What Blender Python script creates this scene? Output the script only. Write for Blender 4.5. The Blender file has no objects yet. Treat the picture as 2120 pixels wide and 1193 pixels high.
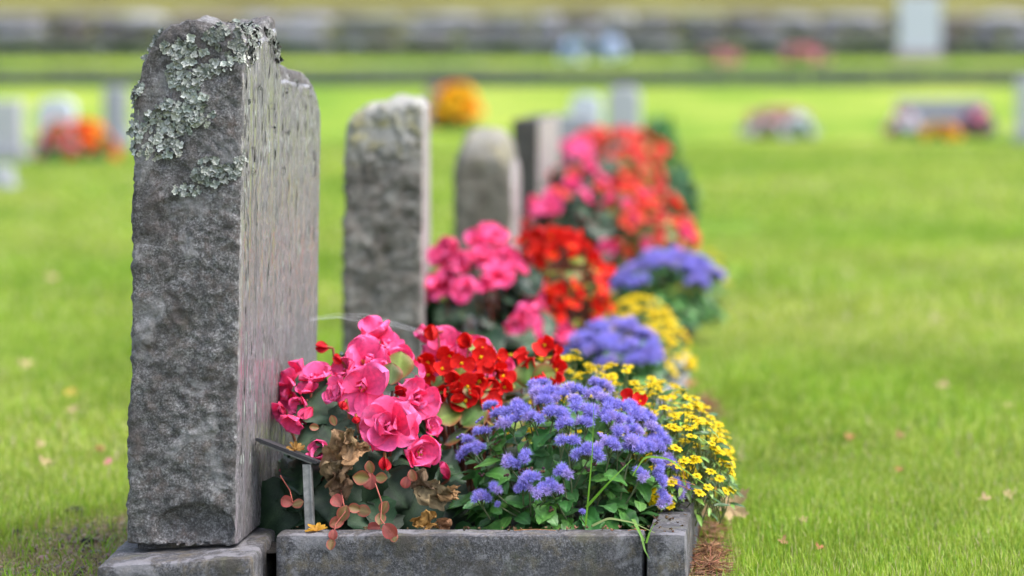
import bpy, math, random
import numpy as np
from mathutils import Vector, Matrix, noise
from mathutils.bvhtree import BVHTree

random.seed(11)
rng = np.random.default_rng(11)
PI = math.pi
U = random.uniform
S = bpy.context.scene
C = S.collection

# ------------------------------------------------------------------ camera
F, VX, VY, ZC = 5750.0, 1681.0, 110.0, 0.98      # photo pixels: focal length, vanishing point of the row; eye height
cd = bpy.data.cameras.new('camera')
cam = bpy.data.objects.new('camera', cd); C.objects.link(cam)
cam.location = (0, 0, ZC); cam.rotation_euler = (PI/2, 0, 0)
cd.sensor_width = 36.0; cd.lens = F/2120*36
cd.shift_x = -(VX-1060)/2120; cd.shift_y = -(596.5-VY)/2120
cd.clip_end = 3000; cd.clip_start = 0.1
cd.dof.use_dof = True; cd.dof.focus_distance = 5.06; cd.dof.aperture_fstop = 2.0
S.camera = cam

def P(px, py, Y):
    return Vector(((px-VX)/F*Y, Y, ZC-(py-VY)/F*Y))

GY = [0, 30, 42, 50, 60, 62, 64, 90, 140, 900]
GZ = [0, 0.0, .50, .70, .83, .86, 1.8, 5.0, 7.0, 7.0]
def ground(Y): return float(np.interp(Y, GY, GZ))
def foot(py):
    """distance at which the ground is seen at this photo row"""
    ys = np.linspace(4, 61, 4000)
    zz = VY + F*(ZC-np.interp(ys, GY, GZ))/ys
    return float(ys[np.argmin(np.abs(zz-py))])

# ------------------------------------------------------------------ materials
def newmat(name):
    m = bpy.data.materials.new(name); m.use_nodes = True
    nt = m.node_tree; nt.nodes.clear()
    return m, nt, nt.nodes, nt.links
def N(nt, t, **kw):
    n = nt.nodes.new(t)
    for k, v in kw.items():
        if k.startswith('_'): setattr(n, k[1:], v)
        else: n.inputs[k].default_value = v
    return n
def ramp(nt, fac, stops, interp='LINEAR'):
    r = nt.nodes.new('ShaderNodeValToRGB'); r.color_ramp.interpolation = interp
    e = r.color_ramp.elements
    while len(e) < len(stops): e.new(.5)
    for i, (p, c) in enumerate(stops):
        e[i].position = p; e[i].color = (c[0], c[1], c[2], 1) if not isinstance(c, (int, float)) else (c, c, c, 1)
    nt.links.new(fac, r.inputs[0]); return r.outputs[0]
def mixc(nt, fac, a, b, mode='MIX'):
    n = nt.nodes.new('ShaderNodeMix'); n.data_type = 'RGBA'; n.blend_type = mode
    for sock, val in ((n.inputs[0], fac), (n.inputs[6], a), (n.inputs[7], b)):
        if isinstance(val, (int, float)): sock.default_value = val
        elif isinstance(val, tuple): sock.default_value = (val[0], val[1], val[2], 1)
        else: nt.links.new(val, sock)
    return n.outputs[2]
def math_(nt, op, a, b=0.0):
    n = nt.nodes.new('ShaderNodeMath'); n.operation = op
    for sock, val in ((n.inputs[0], a), (n.inputs[1], b)):
        if isinstance(val, (int, float)): sock.default_value = val
        else: nt.links.new(val, sock)
    return n.outputs[0]
def tex(nt, scale, detail=6, rough=.6, vec=None, dist=0.0):
    n = N(nt, 'ShaderNodeTexNoise', Scale=scale, Detail=detail, Roughness=rough, Distortion=dist)
    if vec is None:
        vec = nt.nodes.new('ShaderNodeTexCoord').outputs['Object']
    nt.links.new(vec, n.inputs['Vector']); return n.outputs[0]
def mapped(nt, scale, rot=(0, 0, 0)):
    tc = nt.nodes.new('ShaderNodeTexCoord'); mp = nt.nodes.new('ShaderNodeMapping')
    mp.inputs['Scale'].default_value = scale; mp.inputs['Rotation'].default_value = rot
    nt.links.new(tc.outputs['Object'], mp.inputs[0]); return mp.outputs[0]
def bump(nt, h, strength, dist, prev=None):
    b = N(nt, 'ShaderNodeBump', Strength=strength, Distance=dist)
    nt.links.new(h, b.inputs['Height'])
    if prev is not None: nt.links.new(prev, b.inputs['Normal'])
    return b.outputs[0]
def out(nt, sh):
    o = nt.nodes.new('ShaderNodeOutputMaterial'); nt.links.new(sh, o.inputs[0])

def plant_mat(name, rough=.5, trans=.35, spec=.4, var=.25, vscale=60, bmp=0.0, sheen=0.0):
    """coloured by the mesh attribute Col, thin enough to let some light through"""
    m, nt, n, l = newmat(name)
    at = N(nt, 'ShaderNodeAttribute', _attribute_name='Col')
    nz = tex(nt, vscale, 4, .6)
    v = ramp(nt, nz, [(.3, 1-var), (.7, 1+var*.6)])
    col = mixc(nt, 1.0, at.outputs['Color'], v, 'MULTIPLY')
    p = N(nt, 'ShaderNodeBsdfPrincipled', Roughness=rough)
    p.inputs['Specular IOR Level'].default_value = spec
    l.new(col, p.inputs['Base Color'])
    t = nt.nodes.new('ShaderNodeBsdfTranslucent'); l.new(col, t.inputs[0])
    if bmp:
        b = bump(nt, tex(nt, vscale*2.5, 4, .6), bmp, .002); l.new(b, p.inputs['Normal'])
    mx = N(nt, 'ShaderNodeMixShader'); mx.inputs[0].default_value = trans
    l.new(p.outputs[0], mx.inputs[1]); l.new(t.outputs[0], mx.inputs[2])
    out(nt, mx.outputs[0]); return m

def granite(name, dark=(.038, .036, .036), mid=(.15, .142, .14), light=(.48, .465, .465), tint=(.2, .13, .1), tint_amt=.5,
            bmp=1.0, coat=None, coat_z=(.6, .75), moss=.25, scale=1.0, stain=1.0):
    m, nt, n, l = newmat(name)
    fine = tex(nt, 260*scale, 5, .75); med = tex(nt, 70*scale, 6, .7); big = tex(nt, 9*scale, 5, .65)
    k = math_(nt, 'ADD', math_(nt, 'MULTIPLY', fine, .62), math_(nt, 'MULTIPLY', med, .38))
    col = ramp(nt, k, [(.37, dark), (.5, mid), (.63, light)])
    tm = ramp(nt, tex(nt, 24*scale, 5, .7), [(.5, 0), (.68, tint_amt)])
    col = mixc(nt, tm, col, tint)
    col = mixc(nt, ramp(nt, big, [(.38, .45), (.62, 0)]), col, tuple(x*.75 for x in dark))
    st = tex(nt, 7*scale, 6, .62, mapped(nt, (1, 1, 1.3), (.4, .2, .7)), .6)
    col = mixc(nt, ramp(nt, st, [(.50, 0), (.6, min(.9, .55*stain))]), col, tuple(x*.35+y*.12 for x, y in zip(mid, tint)))
    col = mixc(nt, ramp(nt, tex(nt, 11*scale, 6, .6, mapped(nt, (1, 1, 1), (1, .5, .2)), .8), [(.56, 0), (.62, min(.8, .45*stain))]), col, tuple(x*.75 for x in light))
    gm = ramp(nt, tex(nt, 15*scale, 6, .7, mapped(nt, (1, 1, .7))), [(.54, 0), (.7, moss)])
    col = mixc(nt, gm, col, (.1, .105, .06))
    if coat:
        tc = nt.nodes.new('ShaderNodeTexCoord'); sp = nt.nodes.new('ShaderNodeSeparateXYZ'); l.new(tc.outputs['Object'], sp.inputs[0])
        z = math_(nt, 'ADD', sp.outputs[2], math_(nt, 'MULTIPLY', math_(nt, 'SUBTRACT', tex(nt, 14, 5, .65), .5), .25))
        mp = nt.nodes.new('ShaderNodeMapRange'); l.new(z, mp.inputs[0]); mp.inputs[1].default_value = coat_z[0]; mp.inputs[2].default_value = coat_z[1]
        cc = mixc(nt, ramp(nt, tex(nt, 20, 5, .6), [(.5, 0), (.62, .8)]), coat, (.42, .37, .14))
        cc = mixc(nt, ramp(nt, med, [(.4, .6), (.55, 0)]), cc, mid)
        col = mixc(nt, mp.outputs[0], col, cc)
    p = N(nt, 'ShaderNodeBsdfPrincipled', Roughness=.82); p.inputs['Specular IOR Level'].default_value = .35
    l.new(col, p.inputs['Base Color'])
    b = bump(nt, tex(nt, 38*scale, 8, .75), .9*bmp, .02)
    b = bump(nt, tex(nt, 170*scale, 6, .75), .55*bmp, .004, b)
    l.new(b, p.inputs['Normal']); out(nt, p.outputs[0]); return m

def polished(name, base=(.3, .295, .31), streak=1.0, rough=.24, pink=.0):
    """honed stone face, once polished, with vertical run-off streaks and dark crust"""
    m, nt, n, l = newmat(name)
    s1 = tex(nt, 1.0, 6, .65, mapped(nt, (1, 34, 4.5)))
    s2 = tex(nt, 1.0, 7, .7, mapped(nt, (1, 95, 7)))
    s3 = tex(nt, 1.0, 5, .6, mapped(nt, (1, 26, 2.6)))
    spots = tex(nt, 1.0, 8, .75, mapped(nt, (1, 110, 34)))
    col = ramp(nt, s2, [(.3, tuple(x*.7 for x in base)), (.5, base), (.7, tuple(min(1, x*1.3) for x in base))])
    col = mixc(nt, ramp(nt, tex(nt, 6, 4, .6), [(.4, 0), (.7, .35)]), col, (.14, .15, .11))
    if pink: col = mixc(nt, pink, col, (.42, .3, .28))
    mask = math_(nt, 'MULTIPLY', ramp(nt, s1, [(.43, 0), (.52, 1)]), ramp(nt, spots, [(.46, 0), (.56, 1)]))
    mask = math_(nt, 'MAXIMUM', mask, math_(nt, 'MULTIPLY', ramp(nt, s3, [(.56, 0), (.62, 1)]), ramp(nt, s2, [(.48, 0), (.56, 1)])))
    mask = math_(nt, 'MULTIPLY', mask, streak)
    s4 = tex(nt, 1.0, 8, .72, mapped(nt, (3, 30, 6.5)), .5)
    grit = tex(nt, 1.0, 8, .8, mapped(nt, (1, 160, 60)))
    film = math_(nt, 'MULTIPLY', ramp(nt, s4, [(.44, 0), (.64, 1)]), ramp(nt, grit, [(.42, .15), (.58, 1)]))
    col = mixc(nt, ramp(nt, grit, [(.58, 0), (.7, .4)]), col, (.06, .06, .058))
    col = mixc(nt, math_(nt, 'MULTIPLY', film, .5), col, (.34, .325, .38))
    col = mixc(nt, mask, col, (.05, .05, .045))
    p = N(nt, 'ShaderNodeBsdfPrincipled'); p.inputs['IOR'].default_value = 2.3
    dull = math_(nt, 'MAXIMUM', mask, ramp(nt, grit, [(.55, 0), (.68, .7)]))
    dull = math_(nt, 'MAXIMUM', dull, math_(nt, 'MULTIPLY', ramp(nt, s3, [(.5, 0), (.6, 1)]), .3))
    l.new(math_(nt, 'SUBTRACT', .5, math_(nt, 'MULTIPLY', dull, .46)), p.inputs['Specular IOR Level'])
    l.new(col, p.inputs['Base Color'])
    r = math_(nt, 'ADD', math_(nt, 'MULTIPLY', ramp(nt, s2, [(.3, 0), (.7, 1)]), .2), rough-.08)
    r = math_(nt, 'ADD', math_(nt, 'ADD', r, math_(nt, 'MULTIPLY', mask, .5)), math_(nt, 'MULTIPLY', film, .1)); l.new(r, p.inputs['Roughness'])
    b = bump(nt, s2, .07, .002); b = bump(nt, mask, .8, .004, b); b = bump(nt, film, .15, .002, b); b = bump(nt, tex(nt, 300, 4, .7), .12, .001, b)
    l.new(b, p.inputs['Normal']); out(nt, p.outputs[0]); return m

def simple(name, c1, c2, scale=30, rough=.8, bmp=.4, bd=.01, metal=0.0):
    m, nt, n, l = newmat(name)
    col = ramp(nt, tex(nt, scale, 7, .65), [(.35, c1), (.65, c2)])
    p = N(nt, 'ShaderNodeBsdfPrincipled', Roughness=rough, Metallic=metal); l.new(col, p.inputs['Base Color'])
    if bmp: l.new(bump(nt, tex(nt, scale*2.2, 6, .7), bmp, bd), p.inputs['Normal'])
    out(nt, p.outputs[0]); return m

def attr_stone(name, rough=.85):
    m, nt, n, l = newmat(name)
    at = N(nt, 'ShaderNodeAttribute', _attribute_name='Col')
    col = mixc(nt, 1.0, at.outputs['Color'], ramp(nt, tex(nt, 1.6, 6, .7), [(.35, .55), (.65, 1.3)]), 'MULTIPLY')
    p = N(nt, 'ShaderNodeBsdfPrincipled', Roughness=rough); l.new(col, p.inputs['Base Color'])
    l.new(bump(nt, tex(nt, 20, 6, .7), .6, .03), p.inputs['Normal']); out(nt, p.outputs[0]); return m

M_petal = plant_mat('petal', .6, .45, .22, .2, 7, .12)
M_fuzz = plant_mat('ageratum_fuzz', .8, .3, .1, .12, 40)
M_leaf = plant_mat('leaf', .42, .25, .45, .3, 45, .35)
M_dark_leaf = plant_mat('begonia_leaf', .42, .1, .35, .35, 38, .5)
M_stem = plant_mat('stem', .5, .1, .4, .2, 60)
M_dry = plant_mat('dry_leaf', .75, .2, .2, .45, 90, .6)
M_blade = plant_mat('grass_blade', .5, .42, .35, .15, 3)
M_lichen = plant_mat('lichen', .9, .05, .1, .3, 150, .6)
M_granite = granite('rough_granite')
M_granite2 = granite('weathered_granite', (.06, .056, .046), (.185, .172, .15), (.40, .385, .35), coat=(.42, .41, .38), coat_z=(.6, .7), moss=.45)
M_granite3 = granite('mossy_granite', (.085, .076, .058), (.17, .152, .12), (.31, .285, .24), coat=(.28, .27, .24), coat_z=(.5, .66), moss=.5)
M_granite4 = granite('dark_granite', (.02, .02, .02), (.05, .048, .045), (.1, .1, .1), moss=.1)
M_kerb = granite('kerb_granite', (.022, .021, .024), (.08, .077, .084), (.26, .25, .27), tint=(.19, .15, .09), tint_amt=.65, bmp=.6, moss=.5, stain=1.5)
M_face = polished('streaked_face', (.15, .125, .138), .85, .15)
M_face2 = polished('pale_streaked_face', (.24, .215, .21), .7, .4, .4)
M_soil = simple('dark_soil', (.008, .007, .006), (.035, .028, .022), 60, .95, 1.0, .02)
M_white = simple('white_stone', (.33, .34, .41), (.43, .44, .51), 12, .6, .1)
M_pale = simple('pale_grey_stone', (.25, .25, .275), (.36, .36, .385), 14, .6, .15)
M_grey = simple('grey_stone', (.17, .17, .2), (.28, .28, .32), 14, .55, .2)
M_mauve = simple('brown_stone', (.17, .12, .12), (.28, .2, .2), 14, .6, .2)
M_redst = simple('red_stone', (.26, .1, .07), (.36, .17, .13), 18, .5, .15)
M_plate = simple('sign_plate', (.006, .006, .008), (.02, .02, .023), 120, .75, .2, .002)
M_post = simple('weathered_metal', (.14, .14, .135), (.27, .265, .25), 70, .6, .3, .002, .3)
M_wall = attr_stone('field_stone')
M_kerbline = simple('far_kerb_stone', (.035, .035, .042), (.08, .08, .09), 5, .8, .2)
M_slab = simple('mossy_slab', (.14, .16, .11), (.22, .23, .19), 4)
M_web = simple('web_silk', (.75, .75, .8), (.9, .9, .95), 100, .4, 0)

# ------------------------------------------------------------------ mesh helpers
class MB:
    def __init__(s): s.v = []; s.q = []; s.t = []; s.c = []; s.n = 0; s.qm = []; s.tm = []
    def add(s, piece, M=None, m=0, tint=None):
        v, q, t, c = piece
        v = np.asarray(v, float)
        if M is not None:
            A = np.array(M); v = v @ A[:3, :3].T + A[:3, 3]
        c = np.broadcast_to(np.asarray(c, float), (len(v), 3))
        if tint is not None: c = c*np.asarray(tint)
        s.v.append(v); s.c.append(c)
        if q is not None and len(q): s.q.append(np.asarray(q)+s.n); s.qm.append(np.full(len(q), m))
        if t is not None and len(t): s.t.append(np.asarray(t)+s.n); s.tm.append(np.full(len(t), m))
        s.n += len(v)
    def piece(s):
        return (np.concatenate(s.v), np.concatenate(s.q) if s.q else None, np.concatenate(s.t) if s.t else None, np.concatenate(s.c))
    def mesh(s, name, mats, smooth=True):
        me = bpy.data.meshes.new(name)
        v = np.concatenate(s.v); c = np.concatenate(s.c)
        q = np.concatenate(s.q) if s.q else np.zeros((0, 4), int); t = np.concatenate(s.t) if s.t else np.zeros((0, 3), int)
        mi = np.concatenate((s.qm or [np.zeros(0)])+(s.tm or [np.zeros(0)])).astype(np.int32)
        me.vertices.add(len(v)); me.vertices.foreach_set('co', v.astype(np.float32).ravel())
        me.loops.add(q.size+t.size); me.loops.foreach_set('vertex_index', np.concatenate((q.ravel(), t.ravel())).astype(np.int32))
        me.polygons.add(len(q)+len(t))
        me.polygons.foreach_set('loop_start', np.concatenate((np.arange(len(q))*4, q.size+np.arange(len(t))*3)).astype(np.int32))
        me.polygons.foreach_set('material_index', mi)
        me.polygons.foreach_set('use_smooth', np.full(len(q)+len(t), smooth))
        a = me.attributes.new('Col', 'FLOAT_COLOR', 'POINT')
        a.data.foreach_set('color', np.concatenate((c, np.ones((len(c), 1))), 1).astype(np.float32).ravel())
        for m in (mats if isinstance(mats, (list, tuple)) else [mats]): me.materials.append(m)
        me.update(calc_edges=True); me.validate(); return me

def link(name, me, parent=None, loc=(0, 0, 0), quat=None, scale=1.0):
    o = bpy.data.objects.new(name, me); C.objects.link(o)
    loc = Vector(loc)
    if parent is not None:
        o.parent = parent; loc = loc-Vector(parent['_base']) if '_base' in parent else loc
    o.location = loc
    if quat is not None: o.rotation_mode = 'QUATERNION'; o.rotation_quaternion = quat
    o.scale = (scale,)*3 if isinstance(scale, (int, float)) else scale
    return o
def tag(o, label=None, cat=None, group=None, kind=None):
    if label: o['label'] = label
    if cat: o['category'] = cat
    if group: o['group'] = group
    if kind: o['kind'] = kind
    return o
def thing(name, label, cat, loc, group=None):
    o = bpy.data.objects.new(name, None); C.objects.link(o); o.location = loc; o.empty_display_size = .05
    o['_base'] = tuple(loc)
    return tag(o, label, cat, group)
def facing(n, roll=None):
    n = Vector(n).normalized(); q = n.to_track_quat('Z', 'Y')
    r = random.uniform(0, 2*PI) if roll is None else roll
    from mathutils import Quaternion
    return q @ Quaternion((0, 0, 1), r)
def Mx(loc, q, s=1.0): return Matrix.LocRotScale(Vector(loc), q, Vector((s,)*3) if isinstance(s, (int, float)) else Vector(s))

def quads(nu, nv, wrap=False):
    i = np.arange(nv-1)[:, None]*nu; j = np.arange(nu if wrap else nu-1)[None]
    k = (j+1) % nu
    return np.stack((i+j, i+k, i+nu+k, i+nu+j), -1).reshape(-1, 4)

def petal(L, W, a0=.3, bend=.5, cup=.25, ruf=.04, c0=(.8, .05, .12), c1=(.85, .12, .3), cb=None, nu=9, nv=9, wide=.6, r0=0.0, ph=None, base=.25, kink=0.0):
    u = np.linspace(0, 1, nv); t = np.sin(u*PI/2)**1.05
    s = np.linspace(-1, 1, nu)
    w = np.where(t < wide, base+(1-base)*np.sin(t/wide*PI/2), np.sqrt(np.clip(1-((t-wide)/(1-wide))**2.4, 0, 1)))*W
    th = a0+bend*t
    dt = np.diff(t, prepend=0)
    y = r0+np.cumsum(np.cos(th)*dt)*L; z = np.cumsum(np.sin(th)*dt)*L
    ph = random.uniform(0, 6.28) if ph is None else ph
    S_, T_ = np.meshgrid(s, t); Wd = w[:, None]
    off = cup*Wd*S_**2 + ruf*L*T_**2*np.sin(S_*3.6+ph) + ruf*.6*L*T_**3*np.sin(S_*7.1+ph*2) + kink*L*np.exp(-(S_*5)**2)*-T_*(1-T_)
    nx = -np.sin(th)[:, None]; nz = np.cos(th)[:, None]
    X = S_*Wd*(1-.12*cup*S_**2); Y = y[:, None]+nx*off; Z = z[:, None]+nz*off
    v = np.stack((X, Y, Z), -1).reshape(-1, 3)
    k = (T_**.8).reshape(-1, 1); c = np.array(c0)*(1-k)+np.array(c1)*k
    c = c*(1+.12*np.sin(S_*17+ph+T_*2).reshape(-1, 1)*(1-k))
    q = quads(nu, nv)
    if cb is None: return v, q, None, c
    d = np.stack((0*X, nx+0*X, nz+0*X), -1).reshape(-1, 3)*-.012*L
    kb = k*.55
    c2 = np.array(cb)*(1-kb)+np.array(c1)*kb*.9
    return np.concatenate((v, v+d)), np.concatenate((q, q[:, ::-1]+len(v))), None, np.concatenate((c, c2))

def leafpiece(L, W, bend=-.6, fold=.25, ser=.05, nser=7, wav=.05, c=(.06, .17, .03), cv=None, edge=None, wide=.42, nu=9, nv=13, a0=.3, twist=0.0, tip=1.6):
    u = np.linspace(0, 1, nv); t = np.sin(u*PI/2)**1.1; s = np.linspace(-1, 1, nu)
    w = np.where(t < wide, .12+.88*np.sin(np.clip(t/wide, 0, 1)*PI/2)**.8, np.clip(1-((t-wide)/(1-wide))**tip, 0, 1)**.8)*W
    w = w*(1+ser*np.where(np.arange(nv) % 2 == 0, 1, -1))
    th = a0+bend*t; dt = np.diff(t, prepend=0)
    y = np.cumsum(np.cos(th)*dt)*L; z = np.cumsum(np.sin(th)*dt)*L
    S_, T_ = np.meshgrid(s, t); Wd = w[:, None]; ph = random.uniform(0, 6)
    off = fold*Wd*np.abs(S_) + wav*W*np.sin(T_*9+S_*2.5+ph)*np.abs(S_)
    nx = -np.sin(th)[:, None]; nz = np.cos(th)[:, None]
    X = S_*Wd; Y = y[:, None]+nx*off-.18*L*np.abs(S_)**2*(wide > .3)*(1-T_)*.3; Z = z[:, None]+nz*off
    v = np.stack((X, Y, Z), -1).reshape(-1, 3)
    cv = cv or tuple(min(1, x*1.7+.01) for x in c)
    kv = np.clip(np.exp(-(S_/.09)**2)+.35*np.exp(-((np.abs(S_)*1.2-T_*4.2+30) % 1-.5)**2/.02), 0, 1).reshape(-1, 1)*.7
    col = np.array(c)*(1-kv)+np.array(cv)*kv
    if edge is not None:
        ke = (np.abs(S_)**3*.8+T_**6*.3).clip(0, 1).reshape(-1, 1); col = col*(1-ke)+np.array(edge)*ke
    return v, quads(nu, nv), None, col

def sphere(r, c, nu=8, nv=6, sq=(1, 1, 1), off=(0, 0, 0)):
    a = np.linspace(0, 2*PI, nu, endpoint=False); b = np.linspace(-PI/2, PI/2, nv)
    A, B = np.meshgrid(a, b)
    v = np.stack((np.cos(A)*np.cos(B)*sq[0], np.sin(A)*np.cos(B)*sq[1], np.sin(B)*sq[2]), -1).reshape(-1, 3)*r+np.array(off)
    return v, quads(nu, nv, True), None, c

def tube(pts, r0, r1, c, n=5, c2=None):
    pts = [Vector(p) for p in pts]; m = len(pts); V = []; col = []
    for i, p in enumerate(pts):
        d = (pts[min(i+1, m-1)]-pts[max(i-1, 0)]).normalized()
        a = d.orthogonal().normalized(); b = d.cross(a); k = i/(m-1); r = r0+(r1-r0)*k
        for j in range(n):
            an = 2*PI*j/n; V.append(p+a*math.cos(an)*r+b*math.sin(an)*r)
            col.append(np.array(c)*(1-k)+np.array(c2 or c)*k)
    return np.array([tuple(x) for x in V]), quads(n, m, True), None, np.array(col)
def curve(a, b, sag=0.0, n=6, side=(0, 0, 0)):
    a = Vector(a); b = Vector(b); sd = Vector(side)
    return [a.lerp(b, i/(n-1))+(Vector((0, 0, sag))+sd)*math.sin(PI*i/(n-1)) for i in range(n)]

def ribbon(pts, w, c, side=(1, 0, 0), taper=True):
    n = len(pts); V = []; sd = Vector(side).normalized()
    for i, p in enumerate(pts):
        k = i/(n-1); ww = w*(min(1, 1.15-k) if taper else 1)
        V.append(tuple(Vector(p)-sd*ww/2+Vector((0, 0, .12*ww)))); V.append(tuple(Vector(p))); V.append(tuple(Vector(p)+sd*ww/2+Vector((0, 0, .12*ww))))
    return np.array(V), quads(3, n), None, c

def rz(a): return Matrix.Rotation(a, 4, 'Z')

# ------------------------------------------------------------------ flower kinds (shared meshes, axis +Z)
PK0, PK1, PKB = (.93, .03, .18), (.98, .19, .48), (.86, .014, .075)
def jit(c, a=.08): return tuple(max(0, x*(1+random.uniform(-a, a))) for x in c)
def pink_cup(np_=5, op=.45, inner=True):
    b = MB()
    for i in range(np_):
        big = i % 2 == 0
        b.add(petal(.95*random.uniform(.85, 1.12)*(1 if big else .85), (.64 if big else .5)*random.uniform(.88, 1.12), op+random.uniform(-.25, .25), random.uniform(-.25, .8), random.uniform(.1, .45), random.uniform(.08, .17), jit(PK0), jit(PK1), PKB, wide=random.uniform(.52, .68), nu=11, nv=10), rz(i*2*PI/np_+random.uniform(-.3, .3)))
    if inner:
        for i in range(3):
            b.add(petal(random.uniform(.3, .5), .22, 1.0+random.uniform(-.4, .3), .3, .5, .14, jit(PK0), jit(PK1), PKB, nu=7, nv=7), rz(random.uniform(0, 6.3)))
    return b.mesh('pink_begonia_flower', M_petal)
def pink_double():
    b = MB(); o = Vector((U(-.12, .12), U(-.12, .12), 0))
    for i in range(6):
        b.add(petal(random.uniform(.82, 1.12), random.uniform(.5, .72), random.uniform(-.12, .45), random.uniform(-.4, .8), random.uniform(.12, .4), random.uniform(.1, .2), jit(PK0), jit(PK1), PKB, wide=random.uniform(.5, .66), nu=11, nv=10), rz(i*PI/3+random.uniform(-.35, .35)))
    for i in range(4):
        b.add(petal(random.uniform(.5, .75), random.uniform(.34, .46), random.uniform(.55, 1.0), random.uniform(-.1, .7), .35, .16, jit(PK0), jit(PK1), PKB, wide=.58), Matrix.Translation(o) @ rz(random.uniform(0, 6.3)))
    for i in range(3):
        b.add(petal(random.uniform(.32, .45), .24, random.uniform(.95, 1.35), .4, .5, .16, jit(PK0), jit(PK1), PKB, nu=7, nv=7), Matrix.Translation(o) @ rz(random.uniform(0, 6.3)))
    return b.mesh('pink_begonia_flower', M_petal)
def pink_closed():
    b = MB()
    for i in range(4):
        b.add(petal(1.2, .55, 1.05+random.uniform(-.12, .1), .35, .55, .04, jit(PK0), jit(PK1), (.7, .03, .1), wide=.5), rz(i*PI/2+random.uniform(-.2, .2)))
    return b.mesh('pink_begonia_flower', M_petal)
def red_bud():
    b = MB()
    for i in range(2):
        b.add(petal(1.4, .72, 1.25, .75, .55, .02, (.45, .008, .012), (.6, .008, .02), (.6, .005, .02), wide=.5), rz(i*PI))
    b.add(sphere(.5, (.55, .006, .02), sq=(.8, .55, 1), off=(0, 0, .65), nu=10, nv=8))
    b.add(tube([(0, 0, -.35), (0, 0, .25)], .14, .2, (.38, .16, .06)))
    return b.mesh('begonia_bud', M_petal)
RD0, RD1 = (.66, .008, .008), (.86, .022, .016)
def red_open(op=.2):
    b = MB()
    for i, (L, W) in enumerate(((1, .62), (.62, .28), (1, .62), (.62, .28))):
        b.add(petal(L*random.uniform(.9, 1.1), W*random.uniform(.9, 1.1), op+random.uniform(-.15, .3), random.uniform(-.1, .5), .2, .07, jit(RD0), jit(RD1), jit((.5, .004, .012)), nu=7, nv=7, wide=.58, base=.3), rz(i*PI/2+random.uniform(-.25, .25)))
    return b.mesh('red_begonia_flower', M_petal)
def red_side():
    b = MB()
    for i in range(3):
        b.add(petal(1.0, .55*random.uniform(.8, 1.1), .8+random.uniform(-.25, .3), .5, .35, .06, jit(RD0), jit(RD1), jit((.5, .004, .012)), nu=7, nv=7, wide=.58, base=.3), rz(i*PI*.9+random.uniform(-.3, .3)))
    b.add(tube([(0, 0, -.5), (0, 0, .1)], .08, .12, (.4, .05, .04)))
    return b.mesh('red_begonia_flower', M_petal)
def fuzz_ball(r, n, ctr, b, up):
    d = rng.normal(size=(n, 3)); d[:, 2] = np.abs(d[:, 2])*.9-.15; d /= np.linalg.norm(d, axis=1)[:, None]
    q = np.array(Vector(up).normalized().to_track_quat('Z', 'Y').to_matrix()); d = d @ q.T
    ln = r*rng.uniform(.8, 1.25, (n, 1))*np.array([[1.0]])
    sd = np.cross(d, rng.normal(size=(n, 3))); sd /= np.linalg.norm(sd, axis=1)[:, None]
    a = ctr+d*r*.35; w = r*.035
    bend = rng.normal(size=(n, 3))*r*.12
    v = np.stack((a-sd*w, a+sd*w, ctr+d*ln*.7+bend*.4+sd*w*.8, ctr+d*ln*.7+bend*.4-sd*w*.8, ctr+d*ln+bend), 1).reshape(-1, 3)
    i = np.arange(n)[:, None]*5
    base = np.array(random.choice(((.29, .25, .66), (.36, .31, .71), (.25, .23, .64), (.40, .32, .67), (.32, .29, .73))))
    k = rng.uniform(.8, 1.2, (n, 1, 1)); c = np.broadcast_to(base, (n, 5, 3))*k
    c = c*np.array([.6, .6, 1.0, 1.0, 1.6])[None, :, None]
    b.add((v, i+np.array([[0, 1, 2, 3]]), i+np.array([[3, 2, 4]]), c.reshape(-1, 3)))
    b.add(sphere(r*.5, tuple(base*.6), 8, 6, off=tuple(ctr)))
def ageratum_head(n):
    """a corymb of fluffy balls, about 1 unit in radius"""
    b = MB()
    for i in range(n):
        a = i*2.4; rr = .62*math.sqrt(i/max(1, n-1))*(1 if n > 1 else 0)
        ctr = np.array((rr*math.cos(a), rr*math.sin(a), .35-.35*rr*rr+random.uniform(-.08, .08)))
        fuzz_ball(random.uniform(.46, .56), 230, ctr, b, (ctr[0]*1.2, ctr[1]*1.2, 1))
        b.add(tube(curve((0, 0, -.75), tuple(ctr-np.array((0, 0, .1))), 0, 4), .05, .07, (.12, .17, .06), 4))
    return b.mesh('ageratum_head', M_fuzz)
def ageratum_buds():
    b = MB()
    for i in range(7):
        a = i*2.4; rr = .62*math.sqrt(i/6)
        b.add(sphere(.24, jit((.30, .25, .62)), 7, 5, (1, 1, .75), (rr*math.cos(a), rr*math.sin(a), .25)))
        b.add(tube([(0, 0, -.7), (rr*math.cos(a), rr*math.sin(a), .1)], .045, .05, (.12, .2, .06), 4))
    return b.mesh('ageratum_buds', M_fuzz)
def zinnia():
    b = MB(); n = random.choice((9, 10, 11))
    for i in range(n):
        b.add(petal(.82*random.uniform(.88, 1.08), .24, random.uniform(-.05, .3), random.uniform(-.5, .1), .12, .02, (.66, .45, .004), (.80, .61, .010), None, nu=5, nv=5, wide=.62, r0=.2, base=.5), rz(i*2*PI/n+random.uniform(-.1, .1)))
    b.add(tube([(0, 0, -1.0), (0, 0, 0)], .09, .12, (.10, .16, .03), 4))
    return b.mesh('yellow_daisy_flower', M_petal)

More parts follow.
